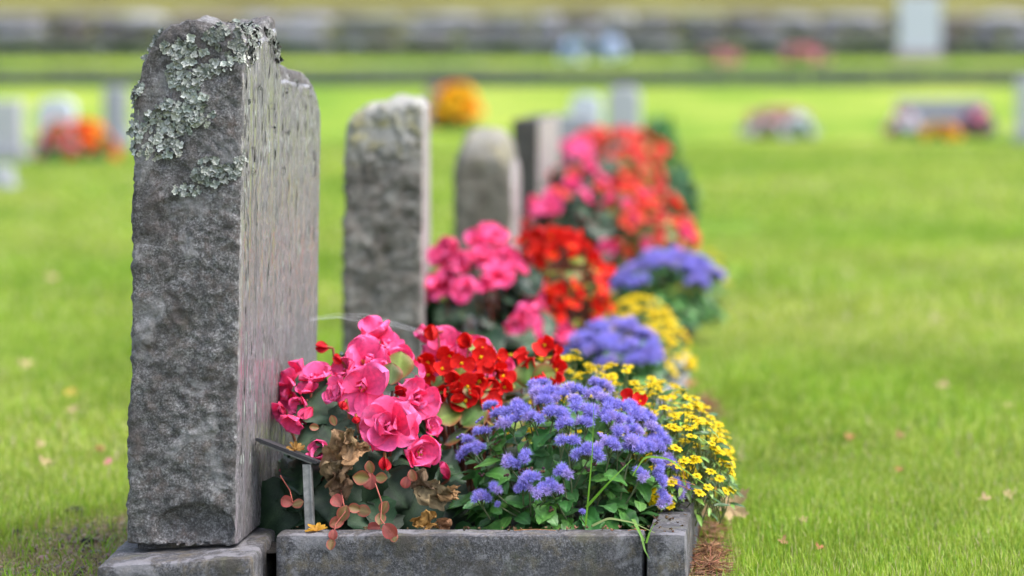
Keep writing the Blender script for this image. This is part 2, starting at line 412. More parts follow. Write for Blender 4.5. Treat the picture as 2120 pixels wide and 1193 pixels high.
PINK_CUP = [pink_cup(5, .38), pink_cup(4, .3), pink_cup(5, .55), pink_cup(4, .45, False)]
PINK_DBL = [pink_double() for _ in range(3)]
PINK_CL = [pink_closed() for _ in range(2)]
BUD = red_bud()
RED = [red_open(.15), red_open(.3), red_open(.5), red_side(), red_side()]
RD0, RD1 = (.80, .05, .03), (.90, .11, .07)
ORA = [red_open(.15), red_open(.3), red_open(.5)]
RD0, RD1 = (.75, .012, .008), (.86, .035, .014)
PK0, PK1, PKB = (.86, .07, .07), (.93, .17, .16), (.8, .04, .05)
CORAL = [pink_cup(5, .4, False), pink_cup(5, .5, False)]
PK0, PK1, PKB = (.93, .03, .18), (.98, .19, .48), (.86, .014, .075)
RD2 = [red_open(.15), red_open(.3), red_open(.5), red_side()]
AGE = [ageratum_head(n) for n in (3, 4, 3, 5, 4)]; AGE1 = [ageratum_head(1), ageratum_head(2)]; AGEB = ageratum_buds()
ZIN = [zinnia() for _ in range(4)]

b = MB(); b.add(sphere(.11, (.8, .46, .01), off=(0, 0, .12), nu=8, nv=6))
for i in range(14): b.add(sphere(.035, (.85, .55, .02), 5, 4, off=(U(-.09, .09), U(-.09, .09), U(.15, .23))))
ST_RED = b.mesh('stamens', M_fuzz)
b = MB(); b.add(sphere(.32, (.42, .30, .01), 8, 5, (1, 1, .6), (0, 0, .06))); b.add(sphere(.16, (.66, .46, .01), 7, 5, (1, 1, .7), (0, 0, .18)))
DISC = b.mesh('disc', M_fuzz)
b = MB()
for i in range(14): b.add(sphere(.04, jit((.78, .42, .08), .2), 6, 5, off=(U(-.1, .1), U(-.1, .1), U(.08, .22))))
ST_PINK = b.mesh('stamens', M_fuzz)
CENTRE = {}
for m_ in RED[:3]+ORA+RD2[:3]: CENTRE[m_.name] = ('stamens', ST_RED)
for m_ in PINK_CUP[:3]: CENTRE[m_.name] = ('stamens', ST_PINK)
for m_ in ZIN: CENTRE[m_.name] = ('disc', DISC)
def bloom(name, me, plant, p, q, s):
    o = link(name, me, plant, p, q, s)
    if me.name in CENTRE:
        k, c = CENTRE[me.name]; ch = bpy.data.objects.new(k, c); C.objects.link(ch); ch.parent = o
    return o
def leafset(k, mat, name='leaf'):
    ps = []
    for i in range(k['n']):
        kk = {x: (y() if callable(y) else y) for x, y in k.items() if x != 'n'}
        ps.append(leafpiece(**kk))
    ms = []
    for p in ps:
        b = MB(); b.add(p); ms.append(b.mesh(name, mat))
    return ps, ms
U = random.uniform
AL = leafset(dict(n=6, L=1, W=lambda: U(.32, .42), bend=lambda: U(-1.1, -.3), fold=lambda: U(.05, .3), ser=.07, wav=.08, c=lambda: jit(random.choice(((.05, .15, .028), (.07, .2, .035), (.04, .12, .03))), .15), wide=.35), M_leaf)
ZL = leafset(dict(n=5, L=1, W=lambda: U(.15, .22), bend=lambda: U(-.9, -.1), fold=.25, ser=.0, wav=.04, c=lambda: jit(random.choice(((.04, .11, .018), (.08, .18, .022), (.14, .24, .03))), .15), wide=.4, nu=5, nv=7), M_leaf)
BL = leafset(dict(n=6, L=1, W=lambda: U(.5, .62), bend=lambda: U(-1.2, -.4), fold=lambda: U(.05, .2), ser=.06, wav=.14, c=lambda: jit(random.choice(((.009, .022, .012), (.013, .032, .015), (.02, .048, .018))), .15), cv=(.055, .095, .045), wide=.42, nv=15, tip=1.9), M_dark_leaf)
RL = leafset(dict(n=5, L=1, W=lambda: U(.48, .58), bend=lambda: U(-.8, 0), fold=lambda: U(.0, .25), ser=.01, wav=.08, c=lambda: jit(random.choice(((.10, .18, .03), (.15, .2, .03), (.07, .14, .03))), .15), edge=(.32, .05, .03), wide=.5, tip=2.4), M_leaf)
CL = leafset(dict(n=8, L=1, W=lambda: U(.34, .5), bend=lambda: U(-1.4, .5), fold=lambda: U(-.1, .5), ser=.0, wav=.06, c=lambda: jit(random.choice(((.27, .06, .045), (.2, .09, .035), (.34, .10, .08), (.15, .12, .035), (.36, .13, .11))), .15), edge=(.4, .05, .05), wide=.5, nu=7, nv=9, tip=2.4), M_leaf)
DL = leafset(dict(n=4, L=1, W=lambda: U(.35, .55), bend=lambda: U(-2.2, -1.2), fold=.5, ser=.22, wav=.4, c=lambda: jit(random.choice(((.26, .17, .09), (.34, .20, .10), (.2, .13, .08))), .15), wide=.45), M_dry, 'dried_leaf')

# ------------------------------------------------------------------ mounds
class Mound:
    def __init__(s, px, py, Y, rx, ry, rzz): s.c = np.array(P(px, py, Y)); s.r = np.array((rx, ry, rzz))
    def hit(s, px, py):
        d = np.array(((px-VX)/F, 1.0, -(py-VY)/F)); o = np.array((0, 0, ZC))
        a = d/s.r; b = (o-s.c)/s.r
        A = a@a; B = a@b; D = B*B-A*(b@b-1)
        t = (-B-math.sqrt(D))/A if D > 0 else -B/A
        p = o+d*t; n = (p-s.c)/s.r**2
        return Vector(p), Vector(n).normalized()
    def rand(s, zmin=0.05, front=.0, back=True, k=None):
        while True:
            n = Vector((random.gauss(0, 1), random.gauss(0, 1), random.gauss(0, 1))).normalized()
            if n.z < -.1 or (not back and n.y > .35): continue
            p = Vector(s.c)+Vector((n.x*s.r[0], n.y*s.r[1], n.z*s.r[2]))
            if p.z < zmin: continue
            return p, Vector((n.x/s.r[0], n.y/s.r[1], n.z/s.r[2])).normalized()

def jd(n, a):
    return (Vector(n)+Vector((random.gauss(0, a), random.gauss(0, a), random.gauss(0, a)))).normalized()

def leaves_on(plant, mound, kit, size, n_parts, n_mass, zmin=.07, mat=M_leaf, depth=(.7, .98), tilt=.5, names='leaf', tints=(.75, 1.25), front=True):
    ps, ms = kit
    def spot(low=False):
        p, n = mound.rand(zmin, back=not front or random.random() < .35)
        k = U(*depth); c = Vector(mound.c)
        q = c+(p-c)*k
        if low and random.random() < .35: q.z = U(min(zmin, q.z), q.z)
        if q.z < zmin: q.z = zmin+U(0, .02)
        out_ = Vector((n.x, n.y, n.z*.25+tilt*.3)); out_ = jd(out_, .35)
        up = jd((n.x*.5, n.y*.5-.1, .9), .3)
        y = out_-up*out_.dot(up); y.normalize(); x = y.cross(up)
        m = Matrix((x, y, up)).transposed()
        return q, m.to_quaternion()
    for i in range(n_parts):
        p, q = spot(); link(names, random.choice(ms), plant, p, q, size*U(.75, 1.2))
    if n_mass:
        b = MB(); base = Vector(plant['_base'])
        for i in range(n_mass):
            p, q = spot(True); b.add(random.choice(ps), Mx(p-base, q, size*U(.7, 1.2)), tint=U(*tints))
        o = link('foliage', b.mesh('foliage', mat), plant, base); o['kind'] = 'stuff'

def stems_to(plant, pts, root, r=.0016, c=(.12, .17, .05), c2=None, spread=.03):
    b = MB(); base = Vector(plant['_base'])
    for p in pts:
        a = Vector(root)+Vector((U(-spread, spread), U(-spread, spread), 0)); a = a.lerp(Vector((p.x, p.y, a.z)), .45)
        sd = Vector((U(-.01, .01), U(-.01, .01), 0))
        b.add(tube(curve(a-base, Vector(p)-base, 0, 6, sd), r*1.4, r, c, 5, c2))
    return link('stem', b.mesh('stem', M_stem), plant, base)

PLOT_Z = .075
def base_of(m, z=PLOT_Z): return (float(m.c[0]), float(m.c[1]), z)

# ================================================================== PLOT ONE, in focus
# --- pink begonia beside the lichen stone
mp_ = Mound(745, 1075, 5.40, .20, .30, .34)
pk = thing('pink_begonia', 'big pink begonia with dark leaves right beside the lichen covered headstone, in sharp focus', 'flower', base_of(mp_), 'bedding plants on the nearest grave')
cup, dbl, cl = PINK_CUP, PINK_DBL, PINK_CL
flowers = [
 (781, 690, 40, cup[3], (.05, -.55, .8), 0), (805, 716, 36, cup[2], (.7, -.5, .5), .04), (822, 744, 38, cup[0], (.6, -.6, .5), .05), (757, 748, 50, cup[2], (.1, -.85, .55), .03),
 (749, 801, 54, cup[1], (-.05, -1, .35), -.02), (814, 878, 66, dbl[0], (.1, -1, .25), -.03), (872, 938, 44, cup[0], (.6, -.85, .15), -.02),
 (924, 985, 27, cl[0], (-.5, -.3, .75), 0), (592, 817, 48, cup[1], (-.55, -.85, .05), 0), (616, 775, 40, cup[3], (-.35, -.5, .8), .02),
 (657, 779, 36, cup[2], (0, -.35, .9), .02), (690, 806, 28, cup[1], (-.6, -.75, .2), 0), (866, 830, 38, dbl[1], (.45, -.9, .2), 0),
 (608, 873, 32, cup[3], (-.4, -.5, -.6), 0), (660, 937, 28, cup[0], (-.1, -.7, .5), .03), (600, 972, 26, cup[3], (-.5, -.4, -.5), .06),
 (700, 815, 28, cup[0], (-.5, -.8, .3), .01), (850, 768, 27, cup[3], (.5, -.6, .5), .04), (583, 850, 28, cup[2], (-.7, -.6, -.1), .02), (640, 806, 27, cup[3], (-.3, -.4, .8), .02), (782, 768, 28, cup[2], (.2, -.6, .7), .03), (893, 884, 26, cup[0], (.6, -.7, .3), .01), (620, 835, 24, cup[0], (-.4, -.8, -.2), .02),
 (715, 765, 34, cup[0], (-.5, -.6, .6), .04), (842, 795, 30, cup[2], (.4, -.7, .5), .05), (640, 850, 26, cl[1], (-.4, -.4, -.5), .02), (775, 830, 34, cup[3], (.0, -.6, -.7), .04)]
tips = []
for px, py, r, me, d, back in flowers:
    p, n = mp_.hit(px, py); p = p+Vector((p.x, p.y, p.z-ZC)).normalized()*back
    s = r*(1.0 if r > 60 else 1.22)/F*p.y
    bloom('flower', me, pk, p-Vector(d).normalized()*s*.25, facing(d), s); tips.append(p-Vector(d).normalized()*s*.3)
for px, py, r, d in ((669, 719, 21, (-.9, -.25, .1)), (797, 958, 22, (.1, -.4, -.9)), (700, 745, 18, (-.6, -.4, .5)), (828, 812, 20, (.5, -.5, .5)), (712, 838, 15, (-.2, -.6, -.6)), (738, 868, 13, (.2, -.6, -.7))):
    p, n = mp_.hit(px, py); s = r*1.0/F*p.y
    link('bud', BUD, pk, p-Vector(d).normalized()*s*.6, facing(d), s); tips.append(p-Vector(d).normalized()*s)
stems_to(pk, tips, base_of(mp_), .0028, (.22, .06, .04), (.34, .12, .07), .06)
ps, ms = BL
def place_leaf(plant, mound, px, py, r, up, along, kit, name='leaf', back=0.0, label=None, k=1.0):
    """a leaf seen at a photo position: blade normal `up`, growing towards `along`"""
    p, n = mound.hit(px, py); p = p+Vector((p.x, p.y, p.z-ZC)).normalized()*back
    up = Vector(up).normalized(); y = Vector(along); y = (y-up*y.dot(up)).normalized(); x = y.cross(up)
    q = Matrix((x, y, up)).transposed().to_quaternion(); s = 2*r/F*p.y*k
    o = link(name, random.choice(kit[1]), plant, p-y*s*.5, q, s)
    if label: o['label'] = label
    return o
for px, py, r, up, al in ((645, 797, 38, (-.2, -.6, .8), (.9, -.4, 0)), (660, 850, 44, (-.1, -.6, .8), (.9, -.4, -.2)), (713, 880, 44, (0, -.7, .7), (-.4, -.6, -.5)), (653, 912, 48, (0, -.6, .8), (-.9, -.3, -.1)),
        (753, 1000, 52, (0, -.9, .45), (.0, -.5, -.9)), (818, 1018, 48, (.1, -.9, .4), (.6, -.4, -.6)), (850, 1060, 66, (.1, -.9, .4), (-.6, -.3, -.7)), (930, 1060, 60, (.1, -.75, .65), (.9, -.4, -.1)),
        (570, 1066, 70, (-.2, -.9, .4), (-.7, -.3, -.6)), (838, 793, 40, (.2, -.6, .8), (.8, -.3, -.1)), (700, 1040, 52, (-.2, -.9, .4), (-.3, -.3, -.9)), (770, 1075, 50, (.1, -.8, .5), (.3, -.5, -.7)),
        (610, 1020, 46, (-.3, -.9, .3), (-.6, -.3, -.6)), (880, 1000, 40, (.2, -.8, .5), (.6, -.4, -.6)), (720, 950, 40, (0, -.9, .4), (-.4, -.3, -.8)), (690, 905, 36, (0, -.7, .7), (.5, -.5, -.5))):
    place_leaf(pk, mp_, px, py, r, up, al, BL, back=.045)
for px, py, r in ((826, 757, 28), (808, 775, 22)):
    place_leaf(pk, mp_, px, py, r, (.3, -.8, .5), (.2, -.2, .9), RL, label='yellowing leaf')
leaves_on(pk, mp_, BL, .085, 20, 60, .08, M_dark_leaf, (.45, .82), names='leaf')
# small coppery bracts trailing over the kerb
for px, py, r, al in ((697, 1036, 20, (-.5, 0, .6)), (713, 1062, 20, (.3, 0, .8)), (733, 1053, 17, (-.8, 0, .2)), (755, 1058, 20, (.9, 0, -.2)), (797, 1050, 17, (.4, 0, .8)), (789, 1075, 17, (-.2, 0, -.9)),
        (697, 1083, 20, (-.7, 0, -.3)), (773, 1093, 18, (-.9, 0, -.1)), (808, 1100, 18, (.6, 0, -.6)), (815, 1112, 12, (.2, 0, -.9)), (690, 1108, 13, (0, 0, -1)), (686, 1128, 12, (-.1, 0, -1)), (593, 1038, 18, (-.9, 0, .3)), (619, 1043, 18, (.8, 0, .2)),
        (745, 987, 19, (-.9, 0, .2)), (766, 998, 19, (0, 0, -.9)), (792, 990, 17, (.9, 0, -.1)), (767, 966, 15, (-.2, 0, 1)), (855, 985, 16, (.3, 0, -.8)), (840, 1000, 13, (-.2, 0, -.9)), (690, 870, 14, (-.3, 0, .8)), (650, 885, 12, (-.9, 0, .1))):
    Y = 5.055 if py > 1030 else 5.10
    if py > 1095: Y = 4.992
    p = P(px, py, Y); up = Vector((U(-.2, .2), -1, U(.0, .4))).normalized(); y = Vector(al); y = (y-up*y.dot(up)).normalized(); x = y.cross(up)
    s = 2*r/F*Y*U(.75, 1.0)
    o = link('bract', random.choice(CL[1]), pk, p-y*s*.5, Matrix((x, y, up)).transposed().to_quaternion(), s)
base = Vector(pk['_base'])
for path in (((713, 960), (705, 1010), (715, 1060), (695, 1085), (688, 1125)), ((770, 980), (790, 1040), (788, 1075), (808, 1100)), ((580, 985), (600, 1015), (606, 1040))):
    pts = [P(x, y, 4.99 if y > 1095 else (5.05 if y > 1030 else 5.12)) for x, y in path]
    b = MB(); b.add(tube([p-base for p in pts], .0014, .001, (.4, .1, .07), 5))
    link('tendril', b.mesh('tendril', M_stem), pk, base)
# withered leaves hanging in the begonia
dk = MB()
def shrivel(L, W, c, seed):
    nu, nv = 19, 31
    v, q, t, col = leafpiece(L, W, -1.5, .9, .0, 7, .45, c, wide=.5, nu=nu, nv=nv, a0=.2)
    o = Vector((seed, 0, 0)); V = []; K = []
    for i, x in enumerate(v):
        x = Vector(x); sx = (i % nu)/(nu-1)*2-1
        x += noise.noise_vector(x*2.6+o)*.26*L + noise.noise_vector(x*8+o)*.10*L + noise.noise_vector(x*20+o)*.03*L
        V.append(tuple(x)); K.append(.55+.45*abs(math.sin(sx*11+x.y*2))+.5*noise.noise(x*6+o))
    col = np.clip(np.array(c)*np.array(K)[:, None]*.95, .01, 1)
    return np.array(V), q, t, col
for px, py, r, al, c in ((705, 945, 38, (-.25, -.15, -.95), (.36, .22, .12)), (728, 940, 30, (.75, -.1, .5), (.42, .24, .12)), (690, 975, 28, (-.2, 0, -.95), (.26, .18, .1)), (700, 1005, 24, (.1, 0, -.95), (.2, .12, .07)),
        (900, 1022, 30, (.8, -.2, -.4), (.3, .22, .12)), (935, 1022, 24, (.9, -.2, .05), (.45, .26, .12)), (872, 1000, 26, (.2, -.2, -.9), (.2, .13, .08)), (880, 1083, 24, (.9, 0, 0), (.36, .19, .05)), (918, 1090, 20, (.9, 0, -.2), (.28, .14, .07)), (720, 905, 24, (0, -.2, -.9), (.3, .2, .1))):
    bb = MB(); bb.add(shrivel(1, U(.34, .5), c, U(0, 50)))
    p, n = mp_.hit(px, py); p.y = min(p.y, 5.13) if py < 1060 else 5.09; p = P(px, py, p.y-.01)
    up = Vector((U(-.4, .4), -.9, U(0, .4))).normalized(); y = Vector(al); y = (y-up*y.dot(up)).normalized(); x = y.cross(up)
    s = 2*r/F*p.y
    link('withered_leaf', bb.mesh('withered_leaf', M_dry), pk, p-y*s*.5, Matrix((x, y, up)).transposed().to_quaternion(), s)

# --- pink begonia behind the red one
mq = Mound(955, 960, 5.85, .16, .2, .33)
pq = thing('pink_begonia', 'pink begonia blooming behind the red begonia of the nearest grave', 'flower', base_of(mq), 'bedding plants on the nearest grave')
tips = []
for px, py, r, me, d in ((888, 702, 34, cl[0], (-.6, -.4, .6)), (926, 722, 50, dbl[2], (-.1, -.8, .6)), (985, 737, 44, dbl[0], (.2, -.8, .5)), (1040, 760, 32, cup[0], (.4, -.8, .4)), (905, 752, 34, cup[2], (-.3, -.9, .2)), (955, 785, 34, cup[0], (0, -.9, .2)), (870, 790, 24, cup[1], (-.5, -.8, .2)), (1015, 770, 30, cup[2], (.3, -.7, .5))):
    p, n = mq.hit(px, py); s = r*1.05/F*p.y
    bloom('flower', me, pq, p-Vector(d).normalized()*s*.25, facing(d), s); tips.append(p)
stems_to(pq, tips, base_of(mq), .0026, (.22, .06, .04))
leaves_on(pq, mq, BL, .08, 16, 40, .08, M_dark_leaf, (.5, .85))

# --- red begonia in the middle
def red_plant(mound, label, group, pts, size, n_leaf, extra=0, leafsize=.05, nmass=40, kit=None, zf=.16):
    t = thing('red_begonia', label, 'flower', base_of(mound, PLOT_Z if mound.c[1] < 11 else .01), group)
    tips = []
    for px, py in pts:
        p, n = mound.hit(px, py); d = jd((n.x*.5, -.8, .35), .35); s = size*U(.85, 1.2)
        bloom('flower', random.choice(RED), t, p, facing(d), s); tips.append(p)
    for i in range(extra):
        p, n = mound.rand(zf, back=random.random() < .3); d = jd(n, .4)
        bloom('flower', random.choice(kit or RED), t, p, facing(d), size*U(.8, 1.15)); tips.append(p)
    stems_to(t, tips, base_of(mound), .002, (.10, .05, .025), (.3, .06, .04), .05)
    leaves_on(t, mound, RL, leafsize, n_leaf, nmass, .1 if mound.c[1] < 11 else .03, M_leaf, (.6, .95))
    return t
G1 = 'bedding plants on the nearest grave'
mr = Mound(962, 900, 5.62, .105, .17, .20)
redA = red_plant(mr, 'red begonia with yellow stamens between the pink begonia and the blue ageratum', G1,
    ((907, 688), (971, 712), (1013, 718), (998, 722), (886, 752), (931, 737), (955, 752), (995, 740), (889, 776), (925, 809), (968, 800), (1031, 773), (1043, 803), (992, 788), (946, 839), (965, 833), (880, 809), (910, 821), (1004, 836), (983, 821), (1019, 818), (868, 762), (1028, 745), (915, 765), (940, 790), (1010, 760), (900, 835), (1040, 780), (950, 815), (1022, 800)), .0275, 14, 0, .05, 16)
for px, py, r, up, al in ((928, 865, 28, (-.1, -.8, .6), (-.7, -.4, -.2)), (982, 858, 32, (.1, -.9, .4), (.5, -.2, .6)), (952, 779, 18, (.1, -.9, .3), (.2, 0, .9)), (908, 850, 22, (-.2, -.8, .5), (-.9, -.2, -.1))):
    place_leaf(redA, mr, px, py, r, up, al, RL)
mr2 = Mound(1118, 900, 5.72, .06, .12, .185)
redB = red_plant(mr2, 'small red begonia sprig with rounded green leaves behind the blue ageratum', G1,
    ((1091, 752), (1127, 716), (1149, 735), (1140, 745), (1149, 767), (1109, 794), (1146, 797), (1085, 740), (1104, 746), (1128, 780)), .026, 8, 0, .05, 10)
for px, py, r, up, al in ((1095, 772, 30, (-.1, -.9, .3), (.0, -.1, 1)), (1128, 778, 24, (.2, -.9, .3), (.9, 0, .2))):
    place_leaf(redB, mr2, px, py, r, up, al, RL, label='rounded green leaf with a red rim')
mr3 = Mound(1315, 905, 5.42, .02, .03, .065)
red_plant(mr3, 'lone red begonia bloom standing between blue ageratum and yellow daisies', G1, ((1302, 826), (1324, 832), (1318, 852), (1305, 845)), .022, 2, 0, .04, 2)

# --- blue ageratum, front right
ma = Mound(1175, 1085, 5.33, .225, .25, .255)
ag = thing('blue_ageratum', 'fluffy blue ageratum in sharp focus behind the front kerb stone', 'flower', base_of(ma), G1)
Z6 = lambda x, y: (900+x/2.692, 750+y/2.692)
heads = [(555, 165), (605, 150), (650, 195), (700, 215), (760, 195), (790, 250), (900, 155), (875, 205), (945, 255), (1005, 270), (335, 258), (390, 300), (520, 290), (440, 355), (690, 310), (655, 290), (740, 360), (830, 360), (960, 325), (1030, 340), (1090, 390), (1110, 320), (1070, 450), (1145, 470), (1180, 400), (1230, 440), (760, 460), (830, 500), (890, 510), (960, 480), (1210, 570), (1270, 560), (1120, 630), (1350, 690), (1250, 750), (210, 440), (275, 470), (300, 410), (215, 510), (450, 565), (505, 545), (540, 650), (500, 690), (610, 715), (665, 700), (720, 620), (290, 750), (360, 710), (1230, 650), (1310, 690), (620, 240), (850, 300), (1060, 260), (590, 205), (1000, 400), (1150, 330), (1200, 480), (470, 275), (560, 330), (1090, 470)]
tips = []
for x, y in heads:
    px, py = Z6(x+U(-8, 8), y+U(-8, 8)); p, n = ma.hit(px, py+8)
    d = jd((n.x*.6, n.y*.7, n.z+.5), .2)
    big = y < 520 and 380 < x < 1240
    s = U(.0215, .028) if big else U(.018, .024)
    p = p+n*.012
    link('flower_head', random.choice(AGE), ag, p, facing(d), s); tips.append(p-d*s*.6)
for x, y in ((150, 420), (255, 328), (335, 370), (820, 845), (360, 800), (1290, 525), (1190, 310), (930, 415), (1340, 600), (1320, 700)):
    px, py = Z6(x, y); p, n = ma.hit(px, py); d = jd((n.x, n.y, n.z+.6), .2)
    link('bud_cluster', AGEB if x not in (820, 360) else AGE1[0], ag, p, facing(d), .013); tips.append(p-d*.01)
FADE = []
for i in range(3):
    b = MB(); base_c = (.10, .06, .05)
    for j in range(4): b.add(sphere(.3, jit(base_c, .3), 7, 5, (1, 1, .8), (U(-.4, .4), U(-.4, .4), U(0, .3))))
    b.add(tube([(0, 0, -.7), (0, 0, .1)], .05, .05, (.12, .12, .06), 4)); FADE.append(b.mesh('faded_head', M_fuzz))
for x, y in ((385, 625), (590, 590), (640, 880 - 60), (470, 600), (520, 590), (1060, 560), (905, 560), (700, 420), (240, 620), (860, 590), (1180, 640)):
    px, py = Z6(x, y); p, n = ma.hit(px, py); link('faded_head', random.choice(FADE), ag, p-n*.01, facing(jd((n.x, n.y, n.z+.6), .3)), U(.009, .013))
stems_to(ag, tips, base_of(ma), .0014, (.13, .17, .07), (.15, .17, .09), .1)
leaves_on(ag, ma, AL, .048, 100, 330, .075, M_leaf, (.62, .93))
# --- yellow creeping zinnia to the right and behind
def zin_plant(mound, label, group, n, size, nl=60, nm=160, zmin=.12, pts=(), leafsize=.03):
    t = thing('creeping_zinnia', label, 'flower', base_of(mound), group); tips = []
    for i in range(n):
        p, nn = mound.rand(zmin, back=random.random() < .5)
        d = jd((nn.x*.55, nn.y*.55-.1, nn.z+.7), .2); bloom('flower', random.choice(ZIN), t, p, facing(d), size*U(.85, 1.15)); tips.append(p-d*size)
    for px, py in pts:
        p, nn = mound.hit(px, py); d = jd((nn.x*.55, nn.y*.55, nn.z+.8), .2)
        bloom('flower', random.choice(ZIN), t, p, facing(d), size*U(.9, 1.15)); tips.append(p-d*size)
    stems_to(t, tips, base_of(mound), .0011, (.10, .13, .04), (.13, .16, .05), .1)
    leaves_on(t, mound, ZL, leafsize, nl, nm, .09, M_leaf, (.7, .97))
    return t
mz = Mound(1360, 1040, 5.62, .165, .33, .235)
zin_plant(mz, 'yellow creeping zinnia spilling over the right kerb of the nearest grave', G1, 96, .0118, 80, 380, .15,
    ((1352, 858), (1404, 888), (1465, 905), (1500, 893), (1488, 918), (1445, 925), (1385, 925), (1370, 950), (1432, 955), (1475, 948), (1420, 985), (1505, 905), (1455, 870)))
mzb = Mound(1410, 1000, 5.42, .10, .2, .135)
zin_plant(mzb, 'low yellow creeping zinnia at the very right, hanging over the kerb', G1, 98, .0115, 60, 200, .12)
mzd = Mound(1365, 950, 5.92, .10, .17, .165)
zin_plant(mzd, 'yellow creeping zinnia between the low daisies at the right kerb and the second grave', G1, 98, .012, 20, 160, .14)
mzc = Mound(1265, 950, 5.78, .165, .2, .195)
zin_plant(mzc, 'yellow creeping zinnia just behind the top of the blue ageratum and the lone red bloom', G1, 98, .012, 20, 140, .16)
mz2 = Mound(1160, 935, 5.95, .15, .2, .205)
zin_plant(mz2, 'yellow creeping zinnia behind the blue ageratum, its tops just showing', G1, 98, .012, 30, 160, .16, ((1055, 735), (1080, 732), (1193, 727), (1265, 752), (1120, 742)))

# ================================================================== PLOT TWO and beyond (softly out of focus)
def pink_plant(mound, label, group, pts, size, extra=0, leafsize=.08, nl=20, nm=60, kit=None):
    t = thing('pink_begonia', label, 'flower', base_of(mound, PLOT_Z if mound.c[1] < 11 else .01), group); tips = []
    L = [(mound.hit(x, y), 1) for x, y in pts]+[(mound.rand(.25, back=random.random() < .3), 0) for _ in range(extra)]
    for (p, n), k in L:
        d = jd((n.x*.7, n.y*.6-.35, n.z*.6+.2), .3); s = size*U(.75, 1.2)
        bloom('flower', random.choice(kit or PINK_CUP+PINK_DBL), t, p, facing(d), s); tips.append(p)
    stems_to(t, tips, base_of(mound), .0026, (.22, .06, .04), None, .06)
    leaves_on(t, mound, BL, leafsize, nl, nm, .1 if mound.c[1] < 11 else .03, M_dark_leaf, (.5, .93))
    return t
def age_plant(mound, label, group, n, size, zmin=.16, nl=40, nm=160):
    t = thing('blue_ageratum', label, 'flower', base_of(mound), group); tips = []
    for i in range(n):
        p, nn = mound.rand(zmin, back=random.random() < .35); p = p+nn*U(-.01, .02)
        if nn.z < .25 and random.random() < .75: continue
        d = jd((nn.x*.6, nn.y*.6, nn.z+.5), .2); s = size*U(.8, 1.15)
        link('flower_head', random.choice(AGE), t, p, facing(d), s); tips.append(p-d*s*.6)
    stems_to(t, tips, base_of(mound), .0014, (.13, .17, .07), None, .08)
    leaves_on(t, mound, AL, .05, nl, nm, .075, M_leaf, (.6, .93))
    return t
G2 = 'bedding plants on the second grave'
m = Mound(1000, 720, 7.62, .155, .3, .30)
pink_plant(m, 'pink begonia beside the second headstone, taller than the flowers around it', G2,
    ((1008, 488), (985, 500), (935, 522), (1000, 535), (1050, 537), (960, 548), (893, 592), (918, 590), (1010, 590), (960, 600), (1108, 596), (1030, 570), (1090, 660), (1105, 700), (1150, 690), (1088, 655), (925, 530), (1025, 500), (975, 540), (1035, 545), (880, 620)), .043, 4, .085, 24, 90)
m = Mound(1160, 690, 7.95, .135, .3, .285)
red_plant(m, 'red begonia full of small blooms on the second grave, right of its pink begonia', G2, ((1125, 478), (1085, 500), (1110, 490), (1200, 515), (1175, 500), (1230, 540), (1250, 560)), .031, 20, 92, .05, 130, RD2, .24)
m = Mound(1335, 760, 7.75, .13, .22, .165)
zin_plant(m, 'yellow creeping zinnia on the right rim of the second grave, front half', G2, 98, .017, 20, 120, .10)
m = Mound(1320, 745, 8.15, .13, .3, .185)
zin_plant(m, 'yellow creeping zinnia on the right rim of the second grave, back half', G2, 98, .017, 20, 120, .10)
m = Mound(1265, 790, 7.38, .135, .16, .13)
age_plant(m, 'blue ageratum at the front of the second grave, half hidden by yellow daisies', G2, 46, .032, .12)
G3 = 'bedding plants on the third grave'
m = Mound(1385, 655, 9.5, .185, .25, .20)
age_plant(m, 'blue ageratum mound at the front right of the third grave, well apart from the yellow', G3, 46, .036, .17, 30, 260)
m = Mound(1190, 505, 10.2, .17, .35, .20)
pink_plant(m, 'pink begonia at the left of the third grave, blurred', G3, ((1110, 425), (1140, 430), (1160, 410), (1120, 440), (1240, 400), (1180, 385), (1150, 440)), .048, 10, .09, 0, 110, PINK_CUP+CORAL)
m = Mound(1310, 515, 10.35, .22, .35, .23)
red_plant(m, 'orange red begonia mass of the third grave, blurred behind the blue mound', G3, (), .040, 0, 72, .06, 150, ORA+CORAL+CORAL+PINK_CUP[:1]+RD2[:1], .26)
m = Mound(1455, 590, 10.2, .09, .4, .13)
zin_plant(m, 'pale yellow zinnia along the right edge of the third grave', G3, 48, .015, 0, 90, .12)
G4 = 'bedding plants on the far graves of the row'
m = Mound(1215, 395, 12.4, .13, .3, .165)
pink_plant(m, 'pink begonia of the fourth grave beside the dark headstone', G4, ((1190, 365), (1215, 350), (1240, 380), (1200, 390)), .05, 10, .1, 0, 80, PINK_CUP+CORAL+CORAL)
m = Mound(1305, 400, 12.6, .14, .3, .185)
red_plant(m, 'orange red begonia of the fourth grave, left of the dark green bush', G4, (), .042, 0, 50, .07, 120, ORA+CORAL, .24)
m = Mound(1270, 325, 15.6, .3, .3, .14)
red_plant(m, 'farthest orange red begonia bed at the end of the flower row', G4, (), .047, 0, 64, .08, 140, ORA+CORAL, .18)
m = Mound(1192, 335, 15.2, .08, .1, .10)
pink_plant(m, 'small pink begonia at the left end of the farthest flower bed', G4, ((1190, 315), (1200, 305)), .06, 6, .1, 0, 30)
